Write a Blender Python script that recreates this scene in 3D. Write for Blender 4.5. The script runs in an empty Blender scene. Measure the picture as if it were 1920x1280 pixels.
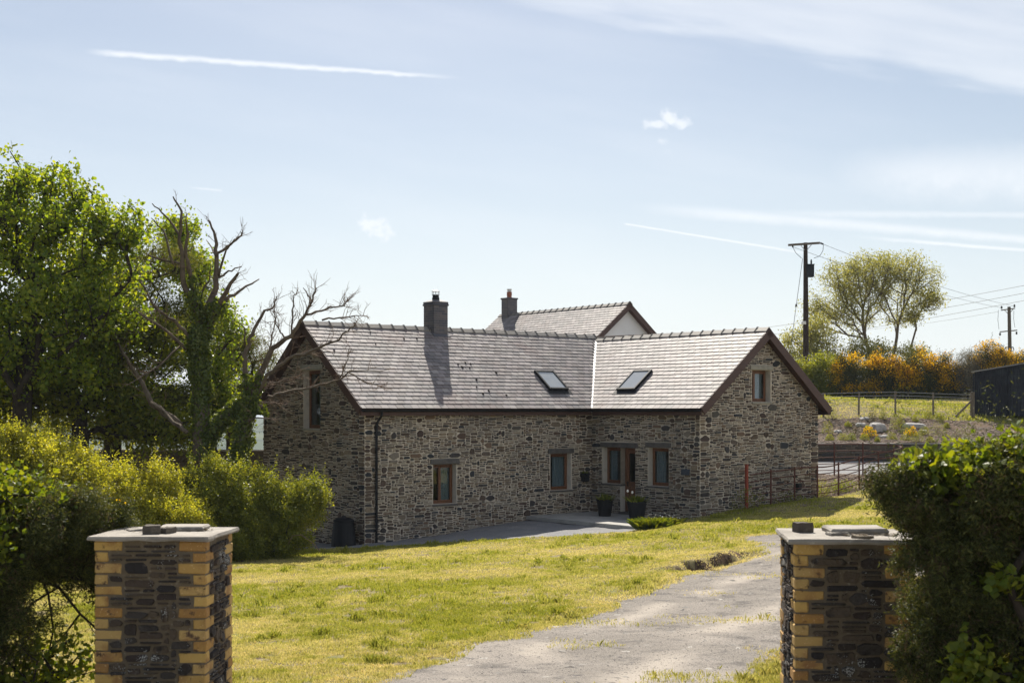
import bpy, math, random
import numpy as np
from mathutils import Vector, Matrix

# ---------------------------------------------------------------- camera, sky, sun, exposure
SC = bpy.context.scene
EYE = 3.4                      # the viewer's eye above the paving at the front door
F = 2433.0                     # focal length in photograph pixels (1920 wide), horizon at row 768
cam_d = bpy.data.cameras.new("camera"); cam = bpy.data.objects.new("camera", cam_d)
SC.collection.objects.link(cam); SC.camera = cam
cam.location = (0, 0, EYE); cam.rotation_euler = (math.radians(90), 0, 0)
cam_d.sensor_width = 36.0; cam_d.lens = F/1920*36.0
cam_d.shift_y = (768-640)/1920.0
cam_d.clip_start = 0.1; cam_d.clip_end = 9000
cam_d.dof.use_dof = True; cam_d.dof.focus_distance = 34.0; cam_d.dof.aperture_fstop = 5.0

SUN_AZ, SUN_EL = math.radians(-5.0), math.radians(45.0)
sun_vec = Vector((math.sin(SUN_AZ)*math.cos(SUN_EL), math.cos(SUN_AZ)*math.cos(SUN_EL), math.sin(SUN_EL)))
sl = bpy.data.lights.new("sun", 'SUN'); sl.energy = 5.0; sl.angle = math.radians(0.55); sl.color = (1.0, 0.93, 0.82)
so = bpy.data.objects.new("sun", sl); SC.collection.objects.link(so)
so.rotation_euler = (-sun_vec).to_track_quat('-Z', 'Y').to_euler(); so.location = (0, 60, 60)

SC.view_settings.view_transform = 'Standard'; SC.view_settings.look = 'None'
SC.view_settings.exposure = 0.70; SC.view_settings.gamma = 1.0
SC.view_settings.use_curve_mapping = False
SC.cycles.max_bounces = 8; SC.cycles.diffuse_bounces = 3; SC.cycles.glossy_bounces = 3
SC.cycles.transmission_bounces = 5; SC.cycles.transparent_max_bounces = 8; SC.cycles.volume_bounces = 0
SC.cycles.use_denoising = True

def build_world():
    w = bpy.data.worlds.new("World"); SC.world = w; w.use_nodes = True
    nt = w.node_tree; N = nt.nodes; L = nt.links; N.clear()
    def nd(t, **k):
        n = N.new(t)
        for a, b in k.items(): setattr(n, a, b)
        return n
    def inp(s, v):
        if hasattr(v, 'links') or isinstance(v, bpy.types.NodeSocket): L.new(v, s)
        else: s.default_value = v
    def M(op, a, b=0.0, c=0.0, clamp=False):
        n = nd('ShaderNodeMath', operation=op); n.use_clamp = clamp
        inp(n.inputs[0], a); inp(n.inputs[1], b)
        if op in ('MULTIPLY_ADD', 'SMOOTH_MIN'): inp(n.inputs[2], c)
        return n.outputs[0]
    def ramp(v, a, b):      # smooth 0..1 between a and b
        n = nd('ShaderNodeMapRange', interpolation_type='SMOOTHSTEP')
        inp(n.inputs[0], v); inp(n.inputs[1], a); inp(n.inputs[2], b); return n.outputs[0]
    tc = nd('ShaderNodeTexCoord')
    sep = nd('ShaderNodeSeparateXYZ'); L.new(tc.outputs['Generated'], sep.inputs[0])
    X, Y, Z = sep.outputs
    Ys = M('MAXIMUM', Y, 0.05)
    qx, qz = M('DIVIDE', X, Ys), M('DIVIDE', Z, Ys)
    sky = nd('ShaderNodeTexSky', sky_type='NISHITA'); sky.sun_disc = False
    sky.sun_elevation = SUN_EL; sky.sun_rotation = SUN_AZ
    sky.altitude = 100; sky.air_density = 1.0; sky.dust_density = 1.1; sky.ozone_density = 1.3
    comb = nd('ShaderNodeCombineXYZ'); inp(comb.inputs[0], M('MULTIPLY', qx, 1.0)); inp(comb.inputs[1], M('MULTIPLY', M('ADD', qz, M('MULTIPLY', qx, 0.16)), 6.0))
    n1 = nd('ShaderNodeTexNoise'); L.new(comb.outputs[0], n1.inputs['Vector']); n1.inputs['Scale'].default_value = 2.2; n1.inputs['Detail'].default_value = 7; n1.inputs['Roughness'].default_value = 0.55
    q3 = nd('ShaderNodeCombineXYZ'); inp(q3.inputs[0], qx); inp(q3.inputs[1], qz)
    n2 = nd('ShaderNodeTexNoise'); L.new(q3.outputs[0], n2.inputs['Vector']); n2.inputs['Scale'].default_value = 60; n2.inputs['Detail'].default_value = 6; n2.inputs['Roughness'].default_value = 0.65
    n3 = nd('ShaderNodeTexNoise'); L.new(comb.outputs[0], n3.inputs['Vector']); n3.inputs['Scale'].default_value = 9; n3.inputs['Detail'].default_value = 8
    veil = ramp(n1.outputs['Fac'], 0.38, 0.72)
    up = lambda v: M('MULTIPLY', v, 1.0)
    Q = lambda px, py: ((px-960)/F, (768-py)/F)
    masks = []
    def trail(a, b, w0, w1, s, f0=0.08, f1=0.15, rough=1.0):
        (ax, az), (bx, bz) = Q(*a), Q(*b)
        dx, dz = bx-ax, bz-az; Ln = math.hypot(dx, dz); dx /= Ln; dz /= Ln
        rx, rz = M('SUBTRACT', qx, ax), M('SUBTRACT', qz, az)
        t = M('DIVIDE', M('ADD', M('MULTIPLY', rx, dx), M('MULTIPLY', rz, dz)), Ln)
        dist = M('ADD', M('MULTIPLY', rx, -dz), M('MULTIPLY', rz, dx))
        dist = M('ADD', dist, M('MULTIPLY', M('SUBTRACT', n2.outputs['Fac'], 0.5), 0.004*rough))
        wd = M('ADD', M('MULTIPLY', t, (w1-w0)/F), w0/F)
        m = M('SUBTRACT', 1.0, ramp(M('DIVIDE', M('ABSOLUTE', dist), wd), 0.0, 1.0))
        m = M('MULTIPLY', m, ramp(t, 0.0, f0)); m = M('MULTIPLY', m, M('SUBTRACT', 1.0, ramp(t, 1-f1, 1.0)))
        m = M('MULTIPLY', m, ramp(Y, 0.2, 0.5))
        m = M('MULTIPLY', m, M('MULTIPLY_ADD', n2.outputs['Fac'], 0.9, 0.5))
        masks.append(M('MULTIPLY', m, s))
    trail((140, 96), (900, 149), 10, 6, 0.75, 0.12, 0.25)
    trail((1168, 419), (1560, 483), 3.0, 4.0, 0.75, 0.02, 0.3, 0.3)
    trail((1150, 385), (1960, 452), 20, 12, 0.55, 0.3, 0.02)
    trail((1560, 440), (1990, 475), 6, 5, 0.7, 0.5, 0.02, 0.5)
    trail((1300, 400), (2000, 403), 14, 8, 0.4, 0.5, 0.05)
    trail((340, 349), (420, 358), 3, 4, 0.4, 0.6, 0.1, 0.4)
    trail((1500, 330), (2000, 330), 60, 90, 0.5, 0.5, 0.05, 4)
    def puff(p, rx_, rz_, s, thr):
        cx, cz = Q(*p)
        a = M('DIVIDE', M('SUBTRACT', qx, cx), rx_/F); b = M('DIVIDE', M('SUBTRACT', qz, cz), rz_/F)
        r = M('SQRT', M('ADD', M('MULTIPLY', a, a), M('MULTIPLY', b, b)))
        r = M('ADD', r, M('MULTIPLY', M('SUBTRACT', n2.outputs['Fac'], 0.5), 4.2))
        m = M('SUBTRACT', 1.0, ramp(r, thr, 1.15))
        masks.append(M('MULTIPLY', M('MULTIPLY', m, s), ramp(Y, 0.2, 0.5)))
    puff((1228, 233), 32, 13, 0.65, 0.1); puff((1256, 218), 25, 20, 0.7, 0.1); puff((1278, 231), 20, 15, 0.65, 0.1); puff((1240, 264), 19, 21, 0.4, 0.1); puff((694, 420), 26, 20, 0.6, 0.2); puff((707, 436), 24, 19, 0.6, 0.2)
    # the big cirrus bank in the upper right: above a line sloping down to the right
    edge = M('ADD', qz, M('MULTIPLY', qx, 0.172)); edge = M('ADD', edge, M('MULTIPLY', M('SUBTRACT', n3.outputs['Fac'], 0.5), 0.045))
    ax_, az_ = Q(900, 5)
    e0 = az_ + ax_*0.172
    bank = M('MULTIPLY', ramp(edge, e0-0.006, e0+0.016), ramp(qx, -0.10, 0.12))
    bank = M('MULTIPLY', bank, M('MULTIPLY_ADD', n3.outputs['Fac'], 0.8, 0.28))
    masks.append(M('MULTIPLY', bank, 0.60))
    # thin veil left side top
    masks.append(M('MULTIPLY', veil, 0.17))
    tot = masks[0]
    for m in masks[1:]: tot = M('MAXIMUM', tot, m)
    tot = M('MINIMUM', tot, 0.95)
    # pale summer haze low over the horizon (part of the sky itself)
    hz = M('POWER', M('SUBTRACT', 1.0, M('MAXIMUM', M('MINIMUM', Z, 1.0), 0.0)), 6.0)
    hmix = nd('ShaderNodeMix', data_type='RGBA'); inp(hmix.inputs[0], M('MULTIPLY', hz, 0.85))
    tint = nd('ShaderNodeMix', data_type='RGBA', blend_type='MULTIPLY'); tint.inputs[0].default_value = 1.0
    L.new(sky.outputs[0], tint.inputs[6]); tint.inputs[7].default_value = SKY_TINT
    L.new(tint.outputs[2], hmix.inputs[6]); hmix.inputs[7].default_value = SKY_HAZE
    cm = nd('ShaderNodeMix', data_type='RGBA'); L.new(tot, cm.inputs[0]); L.new(hmix.outputs[2], cm.inputs[6]); cm.inputs[7].default_value = SKY_CLOUD
    bg = nd('ShaderNodeBackground'); L.new(cm.outputs[2], bg.inputs[0]); bg.inputs[1].default_value = SKY_STR
    out = nd('ShaderNodeOutputWorld'); L.new(bg.outputs[0], out.inputs[0])
SKY_STR = 0.053
SKY_TINT = (0.97, 0.985, 1.0, 1)
SKY_HAZE = (12.4, 13.3, 13.9, 1)
SKY_CLOUD = (12.4, 12.7, 13.1, 1)
build_world()

# ---------------------------------------------------------------- helpers
rng = np.random.default_rng(11)
COL = SC.collection
def W(px, py, Y):
    """real position of what the photograph shows at (px, py), Y metres away"""
    return np.array([(px-960)/F*Y, Y, EYE-(py-768)/F*Y])

class MB:
    """collects faces of one mesh; each add() is vertices + faces (+ material slot)"""
    def __init__(s): s.V=[]; s.F=[]; s.M=[]; s.n=0; s.att=[]
    def add(s, V, Fs, m=0, att=None):
        V = np.asarray(V, float).reshape(-1, 3); s.V.append(V)
        if isinstance(Fs, np.ndarray): s.F.append((Fs+s.n)); s.M.append(np.full(len(Fs), m))
        else:
            for f in Fs: s.F.append(np.array([f])+s.n); s.M.append(np.array([m]))
        s.att.append(np.full(len(V), 0.0) if att is None else np.broadcast_to(np.asarray(att, float), (len(V),)))
        s.n += len(V); return s
    def box(s, c, ex, ey, ez, sx, sy, sz, m=0, jit=0.0, taper=1.0, bev=0.0):
        """box centred at c with unit axes ex, ey, ez and full sizes"""
        c, ex, ey, ez = map(lambda a: np.asarray(a, float), (c, ex, ey, ez))
        if bev > 0:
            V = []; b = bev
            for k, (hz, q) in enumerate(((-1, b), (-1, 0), (1, 0), (1, b))):
                z = hz*(sz/2) - (hz*b if q == 0 else 0)
                hx, hy = sx/2-q, sy/2-q; bb = b if q == 0 else 0
                for (x, y) in ((-hx+bb, -hy), (hx-bb, -hy), (hx, -hy+bb), (hx, hy-bb), (hx-bb, hy), (-hx+bb, hy), (-hx, hy-bb), (-hx, -hy+bb)):
                    V.append(c + ex*x + ey*y + ez*z)
            V = np.array(V)
            if jit: V += rng.uniform(-jit, jit, V.shape)
            Fs = [tuple(range(7, -1, -1))]
            for k in range(3):
                for i in range(8): Fs.append((k*8+i, k*8+(i+1) % 8, (k+1)*8+(i+1) % 8, (k+1)*8+i))
            Fs.append(tuple(range(24, 32)))
            s.add(V, Fs, m); return s
        V = []
        for (x, y, z) in ((-1,-1,-1),(1,-1,-1),(1,1,-1),(-1,1,-1),(-1,-1,1),(1,-1,1),(1,1,1),(-1,1,1)):
            t = taper if z > 0 else 1.0
            V.append(c + ex*x*sx/2*t + ey*y*sy/2*t + ez*z*sz/2)
        V = np.array(V)
        if jit: V += rng.uniform(-jit, jit, V.shape)
        s.add(V, np.array([(0,3,2,1),(4,5,6,7),(0,1,5,4),(1,2,6,5),(2,3,7,6),(3,0,4,7)]), m); return s
    def prism(s, poly, n, d, m=0):
        """polygon (list of 3-D points) extruded by vector n*d"""
        P = np.asarray(poly, float); k = len(P); n = np.asarray(n, float)*d
        s.add(np.vstack([P, P+n]), [tuple(range(k-1, -1, -1)), tuple(range(k, 2*k))] + [(i, (i+1) % k, k+(i+1) % k, k+i) for i in range(k)], m); return s
    def tube(s, P, R, sides=6, m=0, cap=True):
        P = np.asarray(P, float); n = len(P); R = np.broadcast_to(np.asarray(R, float), (n,))
        T = np.gradient(P, axis=0); T /= np.linalg.norm(T, axis=1)[:, None]+1e-9
        up = np.array([0.31, 0.17, 0.93]) if abs(T[0, 2]) < 0.9 else np.array([1.0, 0.13, 0.07])
        A = np.cross(T, up); A /= np.linalg.norm(A, axis=1)[:, None]+1e-9; B = np.cross(T, A)
        a = np.arange(sides)*2*math.pi/sides
        V = (P[:, None] + R[:, None, None]*(A[:, None]*np.cos(a)[None, :, None] + B[:, None]*np.sin(a)[None, :, None])).reshape(-1, 3)
        i, j = np.meshgrid(np.arange(n-1), np.arange(sides), indexing='ij'); j2 = (j+1) % sides
        Q = np.stack([i*sides+j, i*sides+j2, (i+1)*sides+j2, (i+1)*sides+j], -1).reshape(-1, 4)
        s.add(V, Q, m)
        if cap: s.F.append(np.array([list(range(sides))[::-1]])+s.n-len(V)); s.M.append(np.array([m])); s.F.append(np.array([list(range((n-1)*sides, n*sides))])+s.n-len(V)); s.M.append(np.array([m]))
        return s
    def lathe(s, c, prof, sides=20, m=0):
        """profile [(r, z)...] turned about the vertical through c"""
        a = np.arange(sides)*2*math.pi/sides; c = np.asarray(c, float); k = len(prof)
        V = np.array([[c[0]+r*math.cos(t), c[1]+r*math.sin(t), c[2]+z] for (r, z) in prof for t in a])
        i, j = np.meshgrid(np.arange(k-1), np.arange(sides), indexing='ij'); j2 = (j+1) % sides
        s.add(V, np.stack([i*sides+j, i*sides+j2, (i+1)*sides+j2, (i+1)*sides+j], -1).reshape(-1, 4), m)
        return s
    def build(s, name, mats, parent=None, smooth=False, loc=None, att=None):
        V = np.vstack(s.V) if s.V else np.zeros((0, 3))
        o0 = np.array(parent_loc(parent)) if parent is not None else (np.zeros(3) if loc is None else np.asarray(loc, float))
        V = V - o0
        me = bpy.data.meshes.new(name)
        sizes = np.concatenate([np.full(len(f), f.shape[1]) for f in s.F]); loops = np.concatenate([f.ravel() for f in s.F])
        me.vertices.add(len(V)); me.vertices.foreach_set('co', V.ravel().astype(np.float32))
        me.loops.add(len(loops)); me.loops.foreach_set('vertex_index', loops.astype(np.int32))
        me.polygons.add(len(sizes)); st = np.concatenate([[0], np.cumsum(sizes)[:-1]])
        me.polygons.foreach_set('loop_start', st.astype(np.int32)); me.polygons.foreach_set('loop_total', sizes.astype(np.int32))
        mats = mats if isinstance(mats, (list, tuple)) else [mats]
        for m in mats: me.materials.append(m)
        me.polygons.foreach_set('material_index', np.concatenate(s.M).astype(np.int32))
        me.polygons.foreach_set('use_smooth', np.full(len(sizes), bool(smooth)))
        if att:
            a = me.attributes.new(att, 'FLOAT', 'POINT'); a.data.foreach_set('value', np.concatenate(s.att).astype(np.float32))
        me.update(calc_edges=True)
        o = bpy.data.objects.new(name, me); COL.objects.link(o)
        if parent is not None: o.parent = parent
        elif loc is not None: o.location = o0
        return o
def parent_loc(p):
    l = Vector((0, 0, 0))
    while p is not None: l = l + p.location; p = p.parent
    return l
def tag(o, label=None, cat=None, group=None, kind=None):
    if label: o['label'] = label
    if cat: o['category'] = cat
    if group: o['group'] = group
    if kind: o['kind'] = kind
    return o
def thing(name, label, cat, loc, group=None):
    o = bpy.data.objects.new(name, None); COL.objects.link(o); o.location = tuple(float(v) for v in loc); o.empty_display_size = 0.2
    return tag(o, label, cat, group)

def hash3(ix, iy, iz, seed):
    h = (ix.astype(np.int64)*374761393 + iy.astype(np.int64)*668265263 + iz.astype(np.int64)*2147483647 + seed*1442695041) & 0xffffffff
    h = ((h ^ (h >> 13))*1274126177) & 0xffffffff; h = h ^ (h >> 16)
    return (h & 0xffffff)/float(0xffffff)
def vnoise(P, scale, seed=0):
    """smooth value noise of points P (n,2 or n,3), 0..1"""
    P = np.asarray(P, float)
    if P.shape[1] == 2: P = np.column_stack([P, np.zeros(len(P))])
    p = P*scale + 1000.3; i = np.floor(p).astype(np.int64); f = p-i; f = f*f*(3-2*f); r = 0
    for dx in (0, 1):
        for dy in (0, 1):
            for dz in (0, 1):
                w = (f[:, 0] if dx else 1-f[:, 0])*(f[:, 1] if dy else 1-f[:, 1])*(f[:, 2] if dz else 1-f[:, 2])
                r = r + w*hash3(i[:, 0]+dx, i[:, 1]+dy, i[:, 2]+dz, seed)
    return r
def fbm(P, scale, oct=3, seed=0):
    r = 0; a = 0.5; t = 0
    for k in range(oct): r = r + a*vnoise(P, scale*2**k, seed+k); t += a; a *= 0.5
    return r/t
def sstep(x, a, b):
    t = np.clip((x-a)/(b-a), 0, 1); return t*t*(3-2*t)
def in_poly(x, y, poly):
    x = np.asarray(x); y = np.asarray(y); c = np.zeros(x.shape, bool); n = len(poly)
    for i in range(n):
        (x1, y1), (x2, y2) = poly[i], poly[(i+1) % n]
        if y1 == y2: continue
        hit = ((y1 > y) != (y2 > y)) & (x < (x2-x1)*(y-y1)/(y2-y1)+x1); c ^= hit
    return c

# ---------------------------------------------------------------- materials
def mat(name, base, rough=0.7, spec=0.3, noise=None, island=None, bump=None, transl=0.0, metallic=0.0, specks=None, second=None, sheen=None, alt=None):
    """procedural material. base: colour; noise: list of (scale, colour, lo, hi, detail[, squash]) layers mixed in by a noise;
    island: (colour list) picked per piece; bump: list of (scale, strength[, dist])"""
    m = bpy.data.materials.new(name); m.use_nodes = True; nt = m.node_tree; N = nt.nodes; L = nt.links; N.clear()
    out = N.new('ShaderNodeOutputMaterial'); p = N.new('ShaderNodeBsdfPrincipled')
    p.inputs['Roughness'].default_value = rough; p.inputs['Specular IOR Level'].default_value = spec; p.inputs['Metallic'].default_value = metallic
    tc = N.new('ShaderNodeTexCoord'); co = tc.outputs['Object']
    c = None
    if island:
        g = N.new('ShaderNodeNewGeometry'); r = N.new('ShaderNodeValToRGB'); r.color_ramp.interpolation = 'CONSTANT' if len(island) > 3 else 'LINEAR'
        e = r.color_ramp.elements
        while len(e) < len(island): e.new(0.5)
        for k, col in enumerate(island):
            e[k].position = k/len(island) if len(island) > 3 else k/max(1, len(island)-1); e[k].color = (*col, 1)
        L.new(g.outputs['Random Per Island'], r.inputs[0]); c = r.outputs[0]
    else:
        rgb = N.new('ShaderNodeRGB'); rgb.outputs[0].default_value = (*base, 1); c = rgb.outputs[0]
    for ly in (noise or []):
        sc_, col, lo, hi, det = ly[:5]
        n = N.new('ShaderNodeTexNoise'); n.inputs['Scale'].default_value = sc_; n.inputs['Detail'].default_value = det; n.inputs['Roughness'].default_value = 0.6
        if len(ly) > 5:
            mp = N.new('ShaderNodeMapping'); mp.inputs['Scale'].default_value = ly[5]; L.new(co, mp.inputs[0]); L.new(mp.outputs[0], n.inputs['Vector'])
        else: L.new(co, n.inputs['Vector'])
        mr = N.new('ShaderNodeMapRange'); mr.interpolation_type = 'SMOOTHSTEP'; mr.inputs[1].default_value = lo; mr.inputs[2].default_value = hi; L.new(n.outputs['Fac'], mr.inputs[0])
        mx = N.new('ShaderNodeMix'); mx.data_type = 'RGBA'; L.new(mr.outputs[0], mx.inputs[0]); L.new(c, mx.inputs[6]); mx.inputs[7].default_value = (*col, 1); c = mx.outputs[2]
    if specks:      # lichen dots: (scale, size, colour, patch scale, patch threshold)
        sc_, sz, col, ps, pt = specks
        v = N.new('ShaderNodeTexVoronoi'); v.inputs['Scale'].default_value = sc_; L.new(co, v.inputs['Vector'])
        n = N.new('ShaderNodeTexNoise'); n.inputs['Scale'].default_value = ps; n.inputs['Detail'].default_value = 3; L.new(co, n.inputs['Vector'])
        mr = N.new('ShaderNodeMapRange'); mr.inputs[1].default_value = pt; mr.inputs[2].default_value = pt+0.2; mr.inputs[3].default_value = 0; mr.inputs[4].default_value = sz; L.new(n.outputs['Fac'], mr.inputs[0])
        lt = N.new('ShaderNodeMath'); lt.operation = 'LESS_THAN'; L.new(v.outputs['Distance'], lt.inputs[0]); L.new(mr.outputs[0], lt.inputs[1])
        mx = N.new('ShaderNodeMix'); mx.data_type = 'RGBA'; L.new(lt.outputs[0], mx.inputs[0]); L.new(c, mx.inputs[6]); mx.inputs[7].default_value = (*col, 1); c = mx.outputs[2]
    if alt:         # colour by a stored per-point value
        at = N.new('ShaderNodeAttribute'); at.attribute_name = alt[0]
        mx = N.new('ShaderNodeMix'); mx.data_type = 'RGBA'; L.new(at.outputs['Fac'], mx.inputs[0]); L.new(c, mx.inputs[6])
        if len(alt) > 2:
            g2 = N.new('ShaderNodeNewGeometry'); r2 = N.new('ShaderNodeValToRGB'); r2.color_ramp.elements[0].color = (*alt[1], 1); r2.color_ramp.elements[1].color = (*alt[2], 1)
            L.new(g2.outputs['Random Per Island'], r2.inputs[0]); L.new(r2.outputs[0], mx.inputs[7])
        else: mx.inputs[7].default_value = (*alt[1], 1)
        c = mx.outputs[2]
    L.new(c, p.inputs['Base Color'])
    prev = None
    for b in (bump or []):
        n = N.new('ShaderNodeTexNoise'); n.inputs['Scale'].default_value = b[0]; n.inputs['Detail'].default_value = 5
        if len(b) > 3:
            mp = N.new('ShaderNodeMapping'); mp.inputs['Scale'].default_value = b[3]; L.new(co, mp.inputs[0]); L.new(mp.outputs[0], n.inputs['Vector'])
        else: L.new(co, n.inputs['Vector'])
        bp = N.new('ShaderNodeBump'); bp.inputs['Strength'].default_value = b[1]; bp.inputs['Distance'].default_value = b[2] if len(b) > 2 else 0.02
        L.new(n.outputs['Fac'], bp.inputs['Height'])
        if prev: L.new(prev, bp.inputs['Normal'])
        prev = bp.outputs[0]
    if prev: L.new(prev, p.inputs['Normal'])
    sh = p.outputs[0]
    if transl > 0:
        t = N.new('ShaderNodeBsdfTranslucent')
        hs = N.new('ShaderNodeMix'); hs.data_type = 'RGBA'; hs.blend_type = 'MULTIPLY'; hs.inputs[0].default_value = 1; L.new(c, hs.inputs[6]); hs.inputs[7].default_value = (*(sheen or (1.5, 1.35, 0.5)), 1)
        L.new(hs.outputs[2], t.inputs['Color'])
        ms = N.new('ShaderNodeMixShader'); ms.inputs[0].default_value = transl; L.new(sh, ms.inputs[1]); L.new(t.outputs[0], ms.inputs[2]); sh = ms.outputs[0]
    L.new(sh, out.inputs['Surface'])
    return m

MT = {}
MT['lawn'] = mat('lawn_soil', (0.19, 0.165, 0.07), 0.95, 0.1, noise=[(0.45, (0.25, 0.205, 0.11), 0.42, 0.62, 6), (2.6, (0.15, 0.16, 0.05), 0.5, 0.66, 5), (7, (0.10, 0.07, 0.042), 0.50, 0.62, 5), (60, (0.32, 0.26, 0.16), 0.52, 0.75, 2)], bump=[(14, 0.6, 0.03), (90, 0.5, 0.01)])
MT['gravel'] = mat('gravel', (0.225, 0.20, 0.172), 0.9, 0.2, alt=('worn', (0.38, 0.335, 0.285)), noise=[(0.8, (0.27, 0.24, 0.21), 0.45, 0.62, 5), (2.6, (0.125, 0.112, 0.10), 0.50, 0.66, 6), (55, (0.09, 0.082, 0.078), 0.50, 0.68, 3), (90, (0.36, 0.33, 0.30), 0.58, 0.72, 2)], bump=[(5, 0.4, 0.04), (60, 0.9, 0.02)])
MT['yard'] = mat('yard_gravel', (0.22, 0.22, 0.225), 0.9, 0.2, noise=[(1.2, (0.28, 0.27, 0.26), 0.42, 0.7, 5), (50, (0.12, 0.12, 0.13), 0.48, 0.68, 3)], bump=[(50, 0.9, 0.02)])
MT['soil'] = mat('soil', (0.125, 0.082, 0.055), 0.95, 0.15, noise=[(1.5, (0.20, 0.145, 0.10), 0.4, 0.7, 6), (20, (0.10, 0.075, 0.055), 0.5, 0.7, 5)], bump=[(6, 0.8, 0.08), (40, 0.8, 0.02)])
MT['earth'] = mat('bare_earth', (0.12, 0.08, 0.05), 0.95, 0.1, noise=[(9, (0.06, 0.04, 0.028), 0.4, 0.65, 5), (30, (0.20, 0.15, 0.09), 0.55, 0.75, 4)], bump=[(9, 1.0, 0.06), (40, 0.8, 0.02)])
STONES = [(0.080, 0.058, 0.045), (0.115, 0.085, 0.062), (0.050, 0.043, 0.040), (0.155, 0.115, 0.080), (0.060, 0.055, 0.055), (0.105, 0.072, 0.056), (0.190, 0.150, 0.108), (0.038, 0.042, 0.048), (0.125, 0.098, 0.078), (0.090, 0.082, 0.072), (0.25, 0.195, 0.135), (0.17, 0.115, 0.08), (0.072, 0.05, 0.042), (0.21, 0.18, 0.145)]
MT['stone'] = mat('wall_stone', (0.1, 0.1, 0.1), 0.85, 0.25, island=STONES, noise=[(7, (0.05, 0.045, 0.04), 0.55, 0.75, 5), (18, (0.2, 0.18, 0.145), 0.60, 0.8, 4)], bump=[(16, 0.6, 0.02), (50, 0.5, 0.01, (1, 1, 3))])
MT['mortar'] = mat('lime_mortar', (0.60, 0.52, 0.42), 0.95, 0.1, noise=[(0.8, (0.38, 0.34, 0.29), 0.4, 0.7, 5), (12, (0.66, 0.59, 0.50), 0.5, 0.75, 4), (30, (0.30, 0.27, 0.23), 0.6, 0.75, 3)], bump=[(40, 0.5, 0.01)])
SLATES = [(0.20, 0.178, 0.178), (0.26, 0.23, 0.225), (0.15, 0.138, 0.142), (0.225, 0.192, 0.187), (0.31, 0.28, 0.268), (0.18, 0.166, 0.164), (0.24, 0.212, 0.215), (0.16, 0.138, 0.135)]
MT['slate'] = mat('roof_slate', (0.2, 0.2, 0.2), 0.6, 0.28, island=SLATES, noise=[(0.7, (0.19, 0.145, 0.14), 0.54, 0.70, 5), (1.7, (0.31, 0.285, 0.26), 0.52, 0.75, 5), (14, (0.15, 0.14, 0.14), 0.58, 0.8, 5), (45, (0.34, 0.32, 0.28), 0.66, 0.78, 2)], bump=[(22, 0.35, 0.01)])
MT['ridge'] = mat('ridge_tile', (0.20, 0.18, 0.16), 0.6, 0.4, island=[(0.18, 0.17, 0.16), (0.24, 0.215, 0.185)], noise=[(10, (0.3, 0.27, 0.21), 0.55, 0.8, 4)], bump=[(30, 0.4, 0.01)])
MT['under'] = mat('roof_boarding', (0.075, 0.045, 0.035), 0.7, 0.2, noise=[(6, (0.05, 0.03, 0.025), 0.4, 0.7, 4, (1, 1, 6))])
MT['timber'] = mat('stained_bargeboard', (0.085, 0.042, 0.032), 0.55, 0.4, noise=[(5, (0.055, 0.03, 0.026), 0.4, 0.7, 5, (1, 1, 7)), (24, (0.14, 0.09, 0.07), 0.6, 0.8, 4)], bump=[(20, 0.3, 0.01, (1, 1, 6))])
MT['black'] = mat('black_plastic', (0.010, 0.011, 0.013), 0.6, 0.25, noise=[(4, (0.016, 0.016, 0.018), 0.5, 0.8, 4)])
MT['moss'] = mat('roof_moss', (0.035, 0.025, 0.018), 0.95, 0.1)
MT['lead'] = mat('valley_lead', (0.55, 0.55, 0.54), 0.5, 0.4, noise=[(6, (0.42, 0.42, 0.42), 0.45, 0.7, 5)])
MT['oak'] = mat('oak_joinery', (0.17, 0.070, 0.030), 0.45, 0.4, noise=[(4, (0.11, 0.045, 0.02), 0.35, 0.7, 6, (6, 6, 0.6)), (30, (0.27, 0.12, 0.045), 0.55, 0.8, 3, (4, 4, 0.5))], bump=[(30, 0.2, 0.005, (4, 4, 0.4))])
MT['glass'] = mat('window_glass', (0.035, 0.045, 0.055), 0.04, 0.9)
MT['blind'] = mat('curtain_lining', (0.42, 0.44, 0.45), 0.8, 0.1, noise=[(3, (0.34, 0.37, 0.38), 0.4, 0.7, 3, (8, 8, 0.3))])
MT['skyglass'] = mat('skylight_glass', (0.30, 0.33, 0.36), 0.12, 0.8, noise=[(3, (0.34, 0.36, 0.37), 0.4, 0.7, 3)])
MT['render'] = mat('lime_render', (0.52, 0.475, 0.41), 0.9, 0.15, noise=[(5, (0.42, 0.39, 0.34), 0.45, 0.7, 5), (25, (0.6, 0.55, 0.48), 0.55, 0.8, 3)], bump=[(30, 0.3, 0.01)])
MT['lintel'] = mat('slate_lintel', (0.115, 0.105, 0.095), 0.8, 0.25, noise=[(6, (0.075, 0.07, 0.068), 0.4, 0.7, 5), (20, (0.2, 0.185, 0.155), 0.6, 0.8, 4)], bump=[(14, 0.6, 0.02, (0.6, 0.6, 3))])
MT['concrete'] = mat('pale_stone_lintel', (0.34, 0.32, 0.27), 0.9, 0.15, noise=[(8, (0.26, 0.245, 0.21), 0.4, 0.7, 5)], bump=[(24, 0.4, 0.01)])
MT['brickgrey'] = mat('engineering_brick', (0.1, 0.1, 0.12), 0.6, 0.4, island=[(0.10, 0.095, 0.105), (0.13, 0.115, 0.12), (0.085, 0.085, 0.10), (0.145, 0.125, 0.12)], noise=[(20, (0.07, 0.065, 0.07), 0.5, 0.75, 4)], bump=[(40, 0.4, 0.005)])
MT['brickmortar'] = mat('chimney_mortar', (0.24, 0.22, 0.22), 0.9, 0.1)
MT['steel'] = mat('steel_cowl', (0.55, 0.55, 0.56), 0.35, 0.5, metallic=0.8)
MT['clay'] = mat('clay_pot', (0.35, 0.12, 0.07), 0.7, 0.3, noise=[(9, (0.24, 0.09, 0.06), 0.4, 0.7, 4)])
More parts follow.
